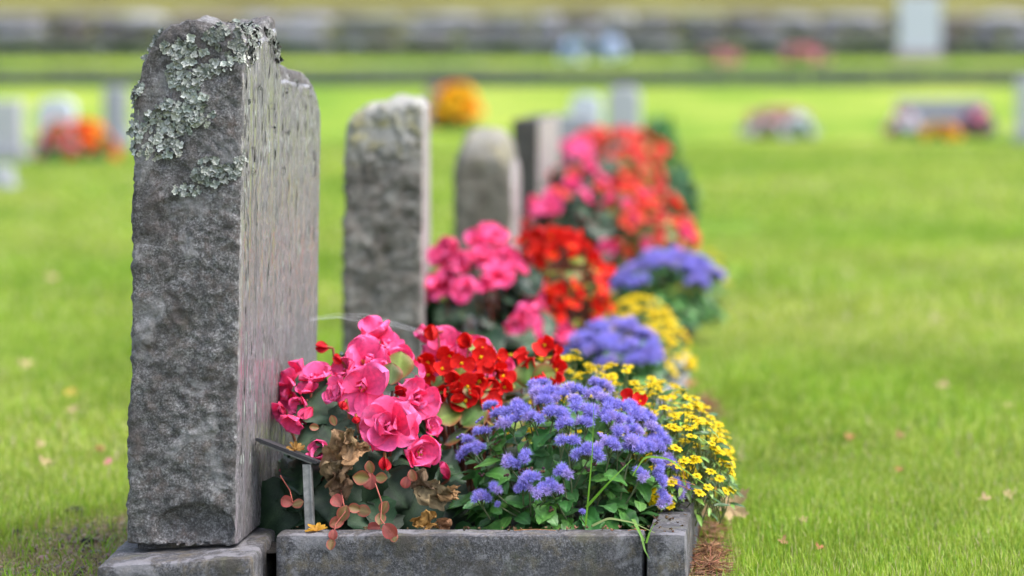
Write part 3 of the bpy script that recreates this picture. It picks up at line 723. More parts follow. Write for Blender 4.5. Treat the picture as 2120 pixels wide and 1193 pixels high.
def bush(mound, label, group=None, tint=(1, 1, 1), cat='bush', n=420, size=.07, kit=AL, name='low_bush', mat=M_leaf, zb=None):
    t = thing(name, label, cat, (float(mound.c[0]), float(mound.c[1]), zb if zb is not None else 0.0), group)
    b = MB(); base = Vector(t['_base'])
    for i in range(n):
        p, nn = mound.rand(base.z, back=True); c = Vector(mound.c); p = c+(p-c)*U(.55, 1)
        b.add(random.choice(kit[0]), Mx(p-base, facing(jd(nn, .5)), size*U(.7, 1.2)), tint=np.array(tint)*U(.8, 1.2))
    link('crown', b.mesh('crown', mat), t, base)
    s = MB()
    for i in range(7):
        e = Vector(mound.c)+Vector((U(-.6, .6)*mound.r[0], U(-.6, .6)*mound.r[1], U(0, .5)*mound.r[2]))-base
        s.add(tube(curve((U(-.02, .02), U(-.02, .02), -.02), e, 0, 4), .008, .003, (.08, .06, .04)))
    link('trunk', s.mesh('trunk', M_stem), t, base)
    return t
bush(Mound(1395, 448, 12.9, .115, .16, .225), 'dark green rounded bush at the right of the fourth grave', None, (.45, .6, .9), n=500, size=.05)
bush(Mound(1365, 330, 18.5, .13, .2, .28), 'small green bush behind the farthest red flower bed', None, (.7, .9, .8), n=300, size=.07)

# ------------------------------------------------------------------ headstones
def fbm(p, s, o=4): return noise.fractal(Vector(p)*s, 1.0, 2.0, o)
def stone_mesh(name, T, L, H, top, rough, mats, res, lean=0.0, taper=0.0, rad=.012, face_amp=.0008, chip=0.0, taper_l=0.0, seed=0.0):
    """upright slab; right face x=0 is the worked one, x runs to -T, y runs 0..L; top(u,v) lowers the upper edge"""
    nx, ny, nz = max(6, int(T/res)), max(8, int(L/(res*2))), max(12, int(H/res))
    V = []; Q = []; n0 = 0; mi = []
    def sheet(a, b, fn, m, flip):
        nonlocal n0
        A = np.linspace(0, 1, a); B = np.linspace(0, 1, b)
        for q in B:
            for p in A: V.append(fn(p, q))
        qd = quads(a, b)+n0; Q.append(qd[:, ::-1] if flip else qd); mi.append(np.full(len(qd), m)); n0 += a*b
    sheet(nx, nz, lambda p, q: (p, 0, q), 0, False); sheet(nx, nz, lambda p, q: (p, 1, q), 0, True)
    sheet(ny, nz, lambda p, q: (0, p, q), 0, True); sheet(ny, nz, lambda p, q: (1, p, q), 1, False)
    sheet(nx, ny, lambda p, q: (p, q, 1), 0, False); sheet(nx, ny, lambda p, q: (p, q, 0), 0, True)
    W = []
    for u, v, w in V:
        p = Vector((u*T, v*L, w*H)); q = Vector((min(max(p.x, rad), T-rad), min(max(p.y, rad), L-rad), min(max(p.z, rad*.5), H-rad)))
        d = p-q
        if d.length > 1e-9: p = q+d.normalized()*min(d.length, rad)
        zt = top(u, v); p.z = p.z*(H-zt)/H
        sp = p+Vector((seed, 0, 0))
        k = min(1, max(0, (T-p.x)/.011)); k = k*k*(3-2*k)
        tk = min(1, max(0, (p.z-(H-zt)+.03)/.03))
        amp = face_amp+(rough-face_amp)*max(k, tk*.6)
        dv = noise.noise_vector(sp*7)*.3+noise.noise_vector(sp*22)*.6+noise.noise_vector(sp*60)*.55
        dv2 = noise.noise_vector(sp*120)*.4
        p += (dv+dv2)*amp
        if chip and p.y < .02 and p.z < .085 and p.z > .0:      # broken flake low on the end face
            e = ((u-.62)/.36)**2+((p.z-.03)/.045)**2
            if e < 1: p.y += chip*(1-e)**.4
        x = p.x-T; z = p.z
        x = x*(1-taper*z/H)+lean*z; y = p.y+taper_l*z/H*(1 if v < .5 else -1)
        W.append((x, y, z))
    b = MB(); b.v.append(np.array(W)); b.c.append(np.full((len(W), 3), .5)); b.n = len(W)
    b.q = Q; b.qm = mi
    me = b.mesh(name, mats)
    return me, b

# stone one: thick slab with a stepped top
def top1(u, v):
    s = v*.80
    h = 0.0 if s < .30 else .085*min(1, (s-.30)/.05)
    if s > .55: h += .075*((s-.55)/.25)**2.6
    if s < .3: h += .012*math.sin(s*14)
    l = .19-u*.19
    if u < .3: h += .115*(1-u/.3)**1.7
    if u > .93: h += .02*((u-.93)/.07)**2
    return h+.006*math.sin(u*9+v*7)
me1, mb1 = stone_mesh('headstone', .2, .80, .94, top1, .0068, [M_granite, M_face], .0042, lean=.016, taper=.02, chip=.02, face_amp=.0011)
loc1 = Vector((-1.036, 5.0, .094))
st1 = thing('headstone', 'tall rough granite headstone with leafy grey lichen, standing nearest in the row', 'headstone', loc1, 'headstones of the front row')
body1 = link('slab', me1, st1, loc1)
w1 = mb1.v[0]+np.array(loc1); bv = BVHTree.FromPolygons([tuple(x) for x in w1], [tuple(int(i) for i in q) for q in np.concatenate(mb1.q)])
def flake(r):
    n = 20; a = np.linspace(0, 2*PI, n, endpoint=False); k = random.choice((3, 4, 5)); ph = U(0, 6)
    lob = .5+.5*np.abs(np.cos(k*a/2+ph))**.7+rng.uniform(-.14, .14, n)
    cols = random.choice(((.28, .31, .275), (.35, .37, .33), (.22, .25, .22), (.42, .43, .39)))
    rings = [(0.0, 0.0), (.5, U(-.05, .05)), (1.0, U(.0, .4))]
    V = [(0, 0, 0)]; col = [np.array(cols)*.8]
    for rr, zz in rings[1:]:
        for i in range(n):
            w = lob[i] if rr == 1 else .5*(lob[i]+.7)
            V.append((r*rr*w*math.cos(a[i]), r*rr*w*math.sin(a[i]), r*(zz+.12*math.sin(3*a[i]+ph))*rr)); col.append(np.array(cols)*(1.12 if rr == 1 else .95)*U(.92, 1.08))
    V = np.array(V); T = [(0, 1+i, 1+(i+1) % n) for i in range(n)]; Qd = [(1+i, 1+n+i, 1+n+(i+1) % n, 1+(i+1) % n) for i in range(n)]
    V2 = V-np.array((0, 0, .07)); m = len(V)
    return (np.concatenate((V, V2)), np.concatenate((np.array(Qd), np.array(Qd)[:, ::-1]+m)), np.concatenate((np.array(T), np.array(T)[:, ::-1]+m)), np.concatenate((np.array(col), np.full((m, 3), .018))))
FL = [flake(1.0) for _ in range(14)]
def inpoly(x, y, P_):
    c = False; j = len(P_)-1
    for i in range(len(P_)):
        xi, yi = P_[i]; xj, yj = P_[j]
        if (yi > y) != (yj > y) and x < (xj-xi)*(y-yi)/(yj-yi)+xi: c = not c
        j = i
    return c
def lichen_patch(poly, n, rr=(.006, .011), label=None, tint=1.0):
    """poly in the coordinates of the enlarged top of the stone"""
    xs = [p[0] for p in poly]; ys = [p[1] for p in poly]; b = MB(); k = 0; tries = 0
    while k < n and tries < n*30:
        tries += 1
        x, y = U(min(xs), max(xs)), U(min(ys), max(ys))
        if not inpoly(x, y, poly): continue
        if k % 5 < 2: x += random.gauss(0, 8); y += random.gauss(0, 8)
        e = noise.noise(Vector((x*.012, y*.012, 3.3)))+.5*noise.noise(Vector((x*.03, y*.03, 7)))
        if e < -.25: continue
        px, py = 200+x/2.652, y/2.652
        d = P(px, py, 1.0)-Vector((0, 0, ZC))
        h = bv.ray_cast(Vector((0, 0, ZC)), d.normalized())
        if h[0] is None:
            p0 = P(px, py, 5.03); h2 = bv.find_nearest(p0); e2 = p0-h2[0]; p = h2[0]+e2*min(1, .007/max(e2.length, 1e-6)); nrm = Vector((-.3, -.8, .3))
        else: p, nrm = h[0], h[1]
        if nrm.dot(d) > 0: nrm = -nrm
        nn = jd(nrm, .34)
        if k % 5 < 2:
            b.add(random.choice(FL), Mx(p+nrm*.0012, facing(jd(nrm, .12)), U(.35, .6)*rr[1]), tint=tint*U(.7, 1.1)*np.array((1.02, 1, .93)))
        else: b.add(random.choice(FL), Mx(p+nrm*U(.0005, .0055), facing(nn), U(*rr)), tint=tint*U(.65, 1.15))
        k += 1
    base = Vector(st1['_base']); b.v = [v-np.array(base) for v in b.v]
    o = link('lichen', b.mesh('lichen', M_lichen, False), st1, base)
    if label: o['label'] = label
lichen_patch([(565, 195), (640, 150), (720, 122), (850, 125), (905, 180), (893, 290), (860, 335), (740, 300), (650, 260)], 210, (.004, .009), 'dark edged lichen along the top edge', .72)
lichen_patch([(350, 250), (420, 220), (530, 210), (590, 280), (680, 350), (680, 400), (610, 450), (525, 515), (430, 485), (350, 350)], 230, (.004, .0095))
lichen_patch([(700, 350), (740, 312), (820, 312), (825, 370), (760, 392), (705, 385)], 34, (.003, .007), 'small whitish lichen rosette', 1.3)
lichen_patch([(395, 515), (600, 505), (660, 620), (620, 700), (510, 680), (520, 790), (470, 862), (280, 872), (186, 830), (188, 650), (330, 600)], 380, (.004, .0095), None, 1.05)
lichen_patch([(480, 935), (600, 872), (690, 862), (800, 872), (792, 960), (640, 1030), (560, 990)], 150, (.004, .009), 'greener lichen low on the stone', .85)
lichen_patch([(420, 1030), (500, 1000), (575, 1030), (570, 1060), (490, 1090), (425, 1060)], 40, (.003, .007))
lichen_patch([(150, 560), (180, 470), (215, 430), (262, 480), (240, 520), (200, 525), (170, 600)], 40, (.004, .008), 'lichen tuft sticking out past the left edge')
lichen_patch([(285, 175), (330, 150), (372, 180), (330, 196), (262, 220), (235, 300), (225, 290), (250, 215)], 40, (.004, .007), None, .7)
lichen_patch([(905, 150), (930, 150), (985, 220), (1018, 280), (1000, 335), (965, 320), (950, 240)], 60, (.004, .008), 'dark lichen on the ridge of the top', .45)
for cx, cy, hh in ((855, 880, 190), (965, 640, 190), (1040, 480, 160), (1045, 700, 60), (1090, 450, 50), (1175, 520, 120), (1245, 570, 50), (1020, 930, 90), (845, 350, 60), (890, 480, 70)):
    lichen_patch([(cx-9, cy-hh/2), (cx+9, cy-hh/2), (cx+7, cy+hh/2), (cx-7, cy+hh/2)], 12, (.0018, .004), None, .55)
lichen_patch([(790, 830), (812, 790), (812, 880), (790, 890)], 14, (.003, .006))

def crust_streak(y0, z0, ln, wd, n):
    b = MB(); base = Vector(st1['_base'])
    for i in range(n):
        k = random.random(); z = z0-ln*k; y = y0+random.gauss(0, wd)+.004*math.sin(k*7+y0*90)
        h = bv.ray_cast(Vector((loc1.x+.3, loc1.y+y, loc1.z+z)), Vector((-1, 0, 0)))
        if h[0] is None: continue
        c = random.choice(((.02, .02, .018), (.03, .03, .026), (.05, .05, .045), (.10, .105, .09), (.32, .35, .31)))
        v, q, t, cc = sphere(1, c, 7, 5); sc = np.array((U(.0004, .0014), U(.0008, .0022), U(.004, .017)))
        v = v*sc; v = np.array([tuple(Vector(a)*(1+.5*noise.noise(Vector(a)*400+Vector((i, 0, 0))))) for a in v])
        b.add((v, q, t, cc), Matrix.Translation(h[0]-base))
    if b.n:
        o = link('lichen', b.mesh('lichen', M_lichen, False), st1, base); o['label'] = 'thin dark crust run down the worked face'
for y0, z0, ln, wd, n in [(.02, .86, .62, .0012, 70), (.035, .80, .35, .0012, 40), (.05, .84, .5, .0015, 60), (.06, .6, .4, .001, 36), (.085, .9, .28, .002, 40), (.11, .82, .18, .002, 30), (.14, .7, .5, .0015, 44), (.17, .88, .22, .003, 40), (.2, .74, .12, .002, 20), (.235, .9, .3, .003, 50), (.25, .55, .22, .002, 26), (.3, .88, .34, .003, 54), (.33, .6, .12, .002, 16), (.37, .82, .2, .003, 36), (.4, .5, .2, .002, 22), (.44, .8, .26, .003, 40), (.48, .62, .3, .002, 30), (.53, .8, .3, .004, 46), (.57, .55, .2, .003, 24), (.62, .8, .34, .004, 50), (.68, .78, .3, .004, 46), (.73, .72, .4, .004, 50), (.05, .3, .25, .002, 44), (.1, .35, .3, .003, 50), (.03, .2, .18, .002, 36), (.16, .3, .26, .003, 40), (.22, .36, .26, .003, 36), (.3, .34, .2, .003, 26)]:
    crust_streak(y0, z0, ln*U(.4, 1), wd*1.3, max(5, int(n*.22)))

# stone two
def top2(u, v):
    h = .012*math.sin(u*5+1)+.01*math.sin(v*9)
    if u < .22: h += .035*(1-u/.22)**1.5
    return h
me, mb = stone_mesh('headstone', .21, .62, .765, top2, .013, [M_granite2, M_face2], .007, taper=.05, lean=.0, rad=.010, seed=9)
l2 = Vector((-1.022, 7.3, .075)); s2 = tag(link('headstone', me, None, l2, Matrix.Rotation(math.radians(6.0), 4, 'Z').to_quaternion()), 'grey headstone with pale weathered top, second in the row behind the pink begonias', 'headstone', 'headstones of the front row')
# stone three: rounded shoulders
def top3(u, v): return .085*abs(2*u-.95)**3.4+.08*abs(2*v-1)**3
me, mb = stone_mesh('headstone', .215, .5, .655, top3, .008, [M_granite3, M_face2], .01, taper=.05, rad=.03, seed=21)
tag(link('headstone', me, None, (-1.03, 9.6, .06), Matrix.Rotation(math.radians(3.2), 4, 'Z').to_quaternion()), 'round topped mossy headstone, third in the row, well out of focus', 'headstone', 'headstones of the front row')
# stone four: sharp edged slab, dark end and pale face
me, mb = stone_mesh('headstone', .115, 1.0, .645, lambda u, v: 0.0, .001, [M_granite4, M_face2], .012, rad=.006, seed=31)
tag(link('headstone', me, None, (-1.17, 11.9, .05)), 'square cut dark headstone with a pale face, fourth in the row', 'headstone', 'headstones of the front row')

# ------------------------------------------------------------------ kerbs, plinths, soil
def block(name, lo, hi, mat, rad=.006, rough=.0015, res=.012, tilt=None, skew=0.0, seed=0.0):
    lo = Vector(lo); hi = Vector(hi); d = hi-lo; V = []; Q = []; n0 = 0
    ns = [max(5, min(120, int(x/res))) for x in d]
    def sheet(a, b, fn, flip):
        nonlocal n0
        for q in np.linspace(0, 1, b):
            for p in np.linspace(0, 1, a): V.append(fn(p, q))
        qd = quads(a, b)+n0; Q.append(qd[:, ::-1] if flip else qd); n0 += a*b
    x, y, z = ns
    sheet(x, z, lambda p, q: (p, 0, q), False); sheet(x, z, lambda p, q: (p, 1, q), True); sheet(y, z, lambda p, q: (0, p, q), True)
    sheet(y, z, lambda p, q: (1, p, q), False); sheet(x, y, lambda p, q: (p, q, 1), False); sheet(x, y, lambda p, q: (p, q, 0), True)
    W = []
    for c in V:
        p = Vector((c[0]*d.x, c[1]*d.y, c[2]*d.z)); q = Vector([min(max(p[i], rad), d[i]-rad) for i in range(3)]); e = p-q
        if e.length > 1e-9: p = q+e.normalized()*min(e.length, rad)
        sp = p+lo+Vector((seed, 0, 0))
        p += (noise.noise_vector(sp*9)+noise.noise_vector(sp*35)*.6+noise.noise_vector(sp*90)*.4)*rough
        W.append(tuple(p))
    b = MB(); b.v = [np.array(W)]; b.c = [np.full((len(W), 3), .5)]; b.n = len(W); b.q = Q; b.qm = [np.zeros(len(q)) for q in Q]
    o = link(name, b.mesh(name, mat), None, lo)
    return o
KG = 'kerb stones round the graves'
tag(block('kerb_stone', (-.966, 5.0, -.05), (-.303, 5.068, .112), M_kerb, .007, .0014, .008), 'long granite kerb stone along the front of the nearest grave', 'kerb', KG)
tag(block('kerb_stone', (-.297, 4.992, -.05), (-.227, 6.15, .114), M_kerb, .006, .0014, .01, seed=4), 'granite kerb stone on the right side of the nearest grave, under the yellow daisies', 'kerb', KG)
tag(block('kerb_stone', (-.966, 6.085, -.05), (-.304, 6.15, .108), M_kerb, .006, .0014, .014, seed=7), 'kerb stone closing the back of the nearest grave', 'kerb', KG)
pl = tag(block('plinth', (0, 0, 0), (.272, .95, .16), M_kerb, .009, .0022, .009, seed=12), 'low granite plinth under the lichen covered headstone', 'plinth')
pl.location = (-1.252, 4.885, -.082); pl.rotation_euler = (0, math.radians(-2.6), math.radians(3.0))
wd = tag(block('wedge_stone', (-1.225, 5.04, .069), (-1.06, 5.75, .101), M_kerb, .004, .002, .02, seed=15), 'thin packing stone between the plinth and the leaning headstone', 'stone')
tag(block('kerb_stone', (-1.0, 7.2, -.05), (-.43, 7.27, .1), M_kerb, .006, .0014, .02, seed=17), 'front kerb stone of the second grave, mostly behind the blue ageratum', 'kerb', KG)
tag(block('kerb_stone', (-.43, 7.19, -.05), (-.37, 8.4, .07), M_grey, .006, .0014, .02, seed=18), 'plain grey kerb stone at the right corner of the second grave', 'kerb', KG)
tag(block('kerb_stone', (-1.0, 9.2, -.05), (-.42, 9.27, .05), M_kerb, .006, .0014, .03, seed=19), 'front kerb stone of the third grave', 'kerb', KG)
tag(block('plinth', (-1.28, 7.2, -.05), (-.99, 8.0, .085), M_kerb, .008, .002, .03, seed=22), 'plinth carrying the second headstone', 'plinth')
tag(block('plinth', (-1.27, 9.5, -.05), (-.99, 10.2, .07), M_kerb, .008, .002, .03, seed=23), 'plinth carrying the round topped third headstone', 'plinth')
tag(block('plinth', (-1.31, 11.8, -.05), (-1.12, 13.0, .06), M_kerb, .008, .002, .04, seed=24), 'plinth carrying the square dark fourth headstone', 'plinth')
def soil(x0, x1, y0, y1, z):
    nx, ny = 60, 80; v = []
    for j in range(ny):
        for i in range(nx):
            x = x0+(x1-x0)*i/(nx-1); y = y0+(y1-y0)*j/(ny-1)
            v.append((x, y, z+.012*fbm((x, y, 0), 25, 4)))
    b = MB(); b.add((np.array(v), quads(nx, ny), None, (.02, .016, .012)))
    return tag(link('soil', b.mesh('soil', M_soil)), kind='structure')
soil(-1.0, -.298, 5.06, 6.09, .07); soil(-1.0, -.43, 7.26, 8.4, .05); soil(-1.0, -.4, 9.26, 10.6, .03); soil(-1.12, -.75, 11.9, 13.1, .015); soil(-1.2, -1.0, 14.9, 16.1, .015)

# ------------------------------------------------------------------ small grave marker
mk = thing('grave_marker', 'small slanted dark marker plate on a metal post between headstone and begonia', 'marker', P(640, 1090, 5.085))
base = Vector(mk['_base'])
a = P(527, 912, 5.12); c_ = P(655, 962, 5.10)
u = (c_-a); Lp = u.length; u.normalize(); v_ = (a-Vector((0, 0, ZC))).normalized()+Vector((0, 0, .07)); v_ = (v_-u*v_.dot(u)).normalized(); w_ = u.cross(v_)*-1
def slab(L, D, T, rad):
    n = 6; prof = []
    pts = [(0+rad, 0), (L-rad, 0), (L, rad), (L, T-rad), (L-rad, T), (rad, T), (0, T-rad), (0, rad)]
    V = [(p[0], 0, p[1]) for p in pts]+[(p[0], D, p[1]) for p in pts]
    q = [(i, (i+1) % 8, 8+(i+1) % 8, 8+i) for i in range(8)]
    q += [(0, 7, 2, 1), (7, 6, 3, 2), (6, 5, 4, 3), (8, 9, 10, 15), (15, 10, 11, 14), (14, 11, 12, 13)]
    return np.array(V), np.array(q), None, (.1, .1, .1)
b = MB(); b.add(slab(Lp, .085, .006, .002)); R = Matrix((u, v_, w_)).transposed()
if w_.z < 0: w_ = -w_; R = Matrix((u, v_, w_)).transposed()
link('plate', b.mesh('plate', M_plate, False), mk, a, R.to_quaternion())
b = MB(); b.add(slab(Lp*.86, .075, .003, .001)); link('plate_back', b.mesh('plate_back', M_post, False), mk, a+u*Lp*.07-w_*.0033+Vector((0, .004, 0)), R.to_quaternion())
b = MB()
top_ = P(634, 962, 5.105)-base; bot = P(641, 1096, 5.09)-base-Vector((0, 0, .03))
for dx, wid, dy, dep in ((-.007, .013, 0, .002), (.006, .003, -.002, .016)):
    V = []
    for pz in (bot, top_):
        for (x, y) in ((dx, dy), (dx+wid, dy), (dx+wid, dy+dep), (dx, dy+dep)): V.append(tuple(pz+Vector((x, y, 0))))
    b.add((np.array(V), np.array([(0, 1, 5, 4), (1, 2, 6, 5), (2, 3, 7, 6), (3, 0, 4, 7), (4, 5, 6, 7), (3, 2, 1, 0)]), None, (.2, .2, .2)))
link('post', b.mesh('post', M_post, False), mk, base)

# ------------------------------------------------------------------ fallen leaves, petals, twigs, stray blades
def maple(c, curl=.3, lob=5, depth=.55):
    n = 44; a = np.linspace(-PI*.92, PI*.92, n); V = [(0, 0, 0)]; col = [np.array(c)*.85]
    for rr in (.5, 1.0):
        for x in a:
            k = abs(math.cos(x*lob/2/1.0*.98)); w = (1-depth)+depth*k**1.4
            w *= 1-.25*abs(x)/PI; w *= 1+.1*math.sin(x*23)*(rr == 1)
            r_ = rr*w
            V.append((r_*math.sin(x), r_*math.cos(x)+.1, curl*r_**2*(.7+.5*math.sin(x*2.3+1))+.05*math.sin(x*9)*rr)); col.append(np.array(c)*U(.85, 1.15))
    T = [(0, 1+i, 2+i) for i in range(n-1)]; Qd = [(1+i, 1+n+i, 2+n+i, 2+i) for i in range(n-1)]
    b = MB(); b.add((np.array(V), np.array(Qd), np.array(T), np.array(col)))
    b.add(tube([(0, .05, 0), (.05, -.4, .05), (.02, -.8, .12)], .025, .02, np.array(c)*.6))
    return b.mesh('fallen_leaf', M_dry)
MAP = [maple((.55, .32, .06)), maple((.46, .33, .18), .6), maple((.36, .22, .10), .8), maple((.36, .17, .07), .6)]
FG = 'leaves fallen on the lawn'
fl = [(1472, 1032, 34, 0, (-.3, -.6, .7), 'orange yellow maple leaf leaning by the right kerb'), (1508, 1080, 36, 1, (.2, -.8, .6), 'large pale tan curled leaf right of the kerb corner'), (1452, 1092, 30, 1, (-.2, -.5, .8), 'tan leaf lying on brown needles beside the kerb'),
 (1428, 800, 26, 3, (0, -.3, 1), 'brown leaf beside the pale corner of the second grave'), (1664, 1090, 16, 1, (0, -.4, 1), 'small whitish leaf alone on the near lawn'), (2040, 1046, 20, 1, (0, -.3, 1), 'tan leaf at the lower right, left one of two'), (2088, 1036, 20, 1, (.2, -.5, 1), 'upright tan leaf at the far lower right edge'), (1950, 806, 22, 1, (0, -.4, 1), 'pale leaf in the right middle lawn'), (1758, 914, 20, 3, (0, -.3, 1), 'rusty leaf in the middle of the right lawn'),
 (1865, 915, 18, 2, (0, -.4, 1), 'brown leaf right of the rusty leaf on the lawn'), (1620, 1140, 18, 2, (.3, -.5, 1), 'dark brown curled leaf near the bottom edge'), (1860, 985, 16, 3, (0, -.3, 1), 'reddish leaf on the lawn below the brown leaf'), (1700, 1150, 16, 3, (0, -.3, 1), 'small rusty leaf at the bottom of the lawn'),
 (88, 934, 20, 1, (0, -.4, 1), 'pale leaf left of the big headstone, upper of two'), (98, 968, 22, 1, (.2, -.4, 1), 'tan leaf left of the big headstone, lower of two'), (207, 940, 18, 3, (0, -.4, 1), 'rusty leaf close to the left side of the big headstone'), (62, 760, 24, 1, (0, -.4, 1), 'cream leaf on the left lawn'), (148, 818, 24, 0, (.3, -.4, 1), 'yellowish leaf on the left lawn'), (150, 856, 26, 1, (-.3, -.4, 1), 'long pale leaf on the left lawn'), (108, 578, 22, 1, (0, -.4, 1), 'distant cream leaf on the left lawn'), (2090, 850, 20, 1, (0, -.4, 1), 'pale leaf at the right edge of the lawn')]
for px, py, r, k, n, lab in fl:
    Y = foot(py+r*.4); s = r/F*Y*(1.25 if r > 28 else .82)
    p = P(px, py, Y); p.z = max(.02, p.z)+(.02 if r > 28 else 0)
    tag(link('fallen_leaf', MAP[k], None, p, facing(n), s), lab, 'leaf', FG)
tag(link('fallen_petal', PINK_CUP[3] if False else (lambda b: (b.add(petal(1, .6, .1, .4, .3, .05, (.75, .2, .25), (.8, .3, .36))), b.mesh('fallen_petal', M_petal))[1])(MB()), None, P(215, 970, foot(975))+Vector((0, 0, .01)), facing((0, -.5, 1)), .022), 'pink petal fallen on the grass left of the headstone', 'petal')
# yellow flower lying on the front kerb
b = MB()
for i in range(7): b.add(petal(1, .22, .1+U(0, .5), U(-.6, .3), .3, .06, (.38, .17, .02), (.52, .28, .03), nu=5, nv=6), rz(-1.6+i*.62))
tag(link('fallen_blossom', b.mesh('fallen_blossom', M_petal), None, P(655, 1100, 5.03), facing((.1, -.35, 1), 0), .021), 'withered yellow orange blossom lying on the front kerb stone', 'blossom')
b = MB()
for i in range(9): b.add(petal(1, .2, .3+U(0, .7), U(-.9, .5), .4, .1, (.28, .14, .04), (.42, .23, .06), nu=5, nv=6), rz(i*.7))
tag(link('fallen_blossom', b.mesh('fallen_blossom', M_dry), None, P(612, 933, 5.14), facing((.2, -.5, .8), 0), .019), 'dried orange blossom lying on the slanted marker plate', 'blossom')
# stray grass
def blade_thing(label, path, Y, w, c, side=(1, .2, 0), cat='grass blade'):
    n = 24; ys = [Y]*len(path) if not isinstance(Y, (list, tuple)) else Y
    k = np.linspace(0, len(path)-1, n); xs = np.interp(k, range(len(path)), [p[0] for p in path]); yy = np.interp(k, range(len(path)), [p[1] for p in path]); YY = np.interp(k, range(len(path)), ys)
    for _ in range(2):
        xs[1:-1] = (xs[:-2]+xs[1:-1]*2+xs[2:])/4; yy[1:-1] = (yy[:-2]+yy[1:-1]*2+yy[2:])/4
    pts = [P(a, b_, y) for a, b_, y in zip(xs, yy, YY)]; o0 = pts[0]
    b = MB(); b.add(ribbon([p-o0 for p in pts], w, c, side)); return tag(link('grass_blade', b.mesh('grass_blade', M_blade), None, o0), label, cat, 'stray grass blades in the nearest bed')
blade_thing('tall upright green grass stalk in front of the ageratum', ((1212, 1092), (1220, 1010), (1227, 930), (1229, 836)), 5.075, .0036, (.16, .36, .03))
blade_thing('slanting bright grass blade rising from the kerb through ageratum', ((1215, 1050), (1260, 1000), (1310, 950)), [5.07, 5.06, 5.08], .007, (.14, .33, .03))
blade_thing('long arching grass blade over the yellow daisies', ((1310, 985), (1335, 945), (1385, 950), (1440, 990), (1500, 1030)), [5.08, 5.06, 5.05, 5.06, 5.08], .005, (.22, .4, .05), (0, .3, 1))
blade_thing('pale grass blade bending along the kerb top', ((1225, 1090), (1260, 1073), (1310, 1082), (1365, 1108)), [5.07, 5.05, 5.03, 5.0], .005, (.35, .42, .15), (0, .5, 1))
blade_thing('grass blade hanging down the gap between the two kerb stones', ((1310, 1075), (1328, 1110), (1335, 1140), (1345, 1158)), [5.05, 5.0, 4.985, 4.982], .006, (.15, .3, .05))
blade_thing('short grass blade growing out of the kerb gap', ((1338, 1125), (1346, 1100), (1357, 1082)), [4.985, 4.985, 4.98], .004, (.2, .4, .05))
blade_thing('thin grass blade at the left of the kerb gap', ((1334, 1120), (1322, 1095), (1315, 1075)), [4.988, 4.99, 5.0], .003, (.2, .4, .06))
for i, (pth, lab) in enumerate(((((1405, 950), (1418, 985), (1424, 1015)), 'dry orange pine needle caught upright in the ageratum'), (((1382, 990), (1440, 1005)), 'dry orange pine needle lying flat over the last ageratum head'), (((1385, 1000), (1430, 1015)), 'lower dry pine needle beside the flat one'), (((1065, 1098), (1150, 1101)), 'brown pine needle lying on the front kerb'), (((1300, 1107), (1338, 1099)), 'tan pine needle at the right end of the front kerb'))):
    b = MB(); pts = [P(x, y, 5.04 if y < 1050 else 5.035) for x, y in pth]
    if i > 2: pts = [Vector((p.x, p.y, .1145)) for p in pts]
    b.add(tube([p-pts[0] for p in curve(pts[0], pts[-1], .002, 5)], .0008, .0006, (.5, .22, .08), 4))
    tag(link('pine_needle', b.mesh('pine_needle', M_dry), None, pts[0]), lab, 'needle', 'dry pine needles')
# needle litter beside the kerb
def litter(cx, cy, rx, ry, n, zmax):
    b = MB()
    for i in range(n):
        a = U(0, 2*PI); r = abs(random.gauss(0, .55)); x = cx+r*rx*math.cos(a); y = cy+r*ry*math.sin(a); z = zmax*max(0, 1-r)*U(.2, 1)+.004
        d = Vector((random.gauss(0, 1), random.gauss(0, 1), random.gauss(0, .25))).normalized()*U(.02, .045)
        p = Vector((x, y, z)); b.add(tube(curve(p-d, p+d, U(0, .004), 4), .0009, .0006, jit(random.choice(((.3, .14, .07), (.38, .2, .1), (.2, .1, .06), (.42, .26, .14))), .15), 3))
    return b
b = litter(-.195, 5.32, .035, .14, 230, .04); q = litter(-.19, 5.17, .035, .07, 170, .03); b.add(q.piece()); q = litter(-.29, 7.5, .05, .2, 200, .05); b.add(q.piece())
q = litter(-.2, 5.6, .03, .3, 160, .03); b.add(q.piece())
tag(link('needle_litter', b.mesh('needle_litter', M_dry)), 'brown pine needle litter heaped along the right kerb', 'needle litter', kind='stuff')
b = MB()
for i in range(150):
    x, y = random.choice(((U(-.96, -.305), U(5.045, 5.07)), (U(-.95, -.31), U(5.06, 5.2)), (U(-.297, -.285), U(5.05, 6.1)), (U(-.29, -.235), U(5.0, 5.5))))
    z = .1145 if (5.0 < y < 5.068 or x > -.297) else .085
    b.add(random.choice(DL[0]), Mx((x, y, z+.001), facing(jd((0, 0, 1), .25)), U(.004, .010)), tint=U(.12, .55))
tag(link('leaf_litter', b.mesh('leaf_litter', M_dry)), 'small brown leaf crumbs scattered on the kerb tops and bed edge', 'leaf litter', kind='stuff')
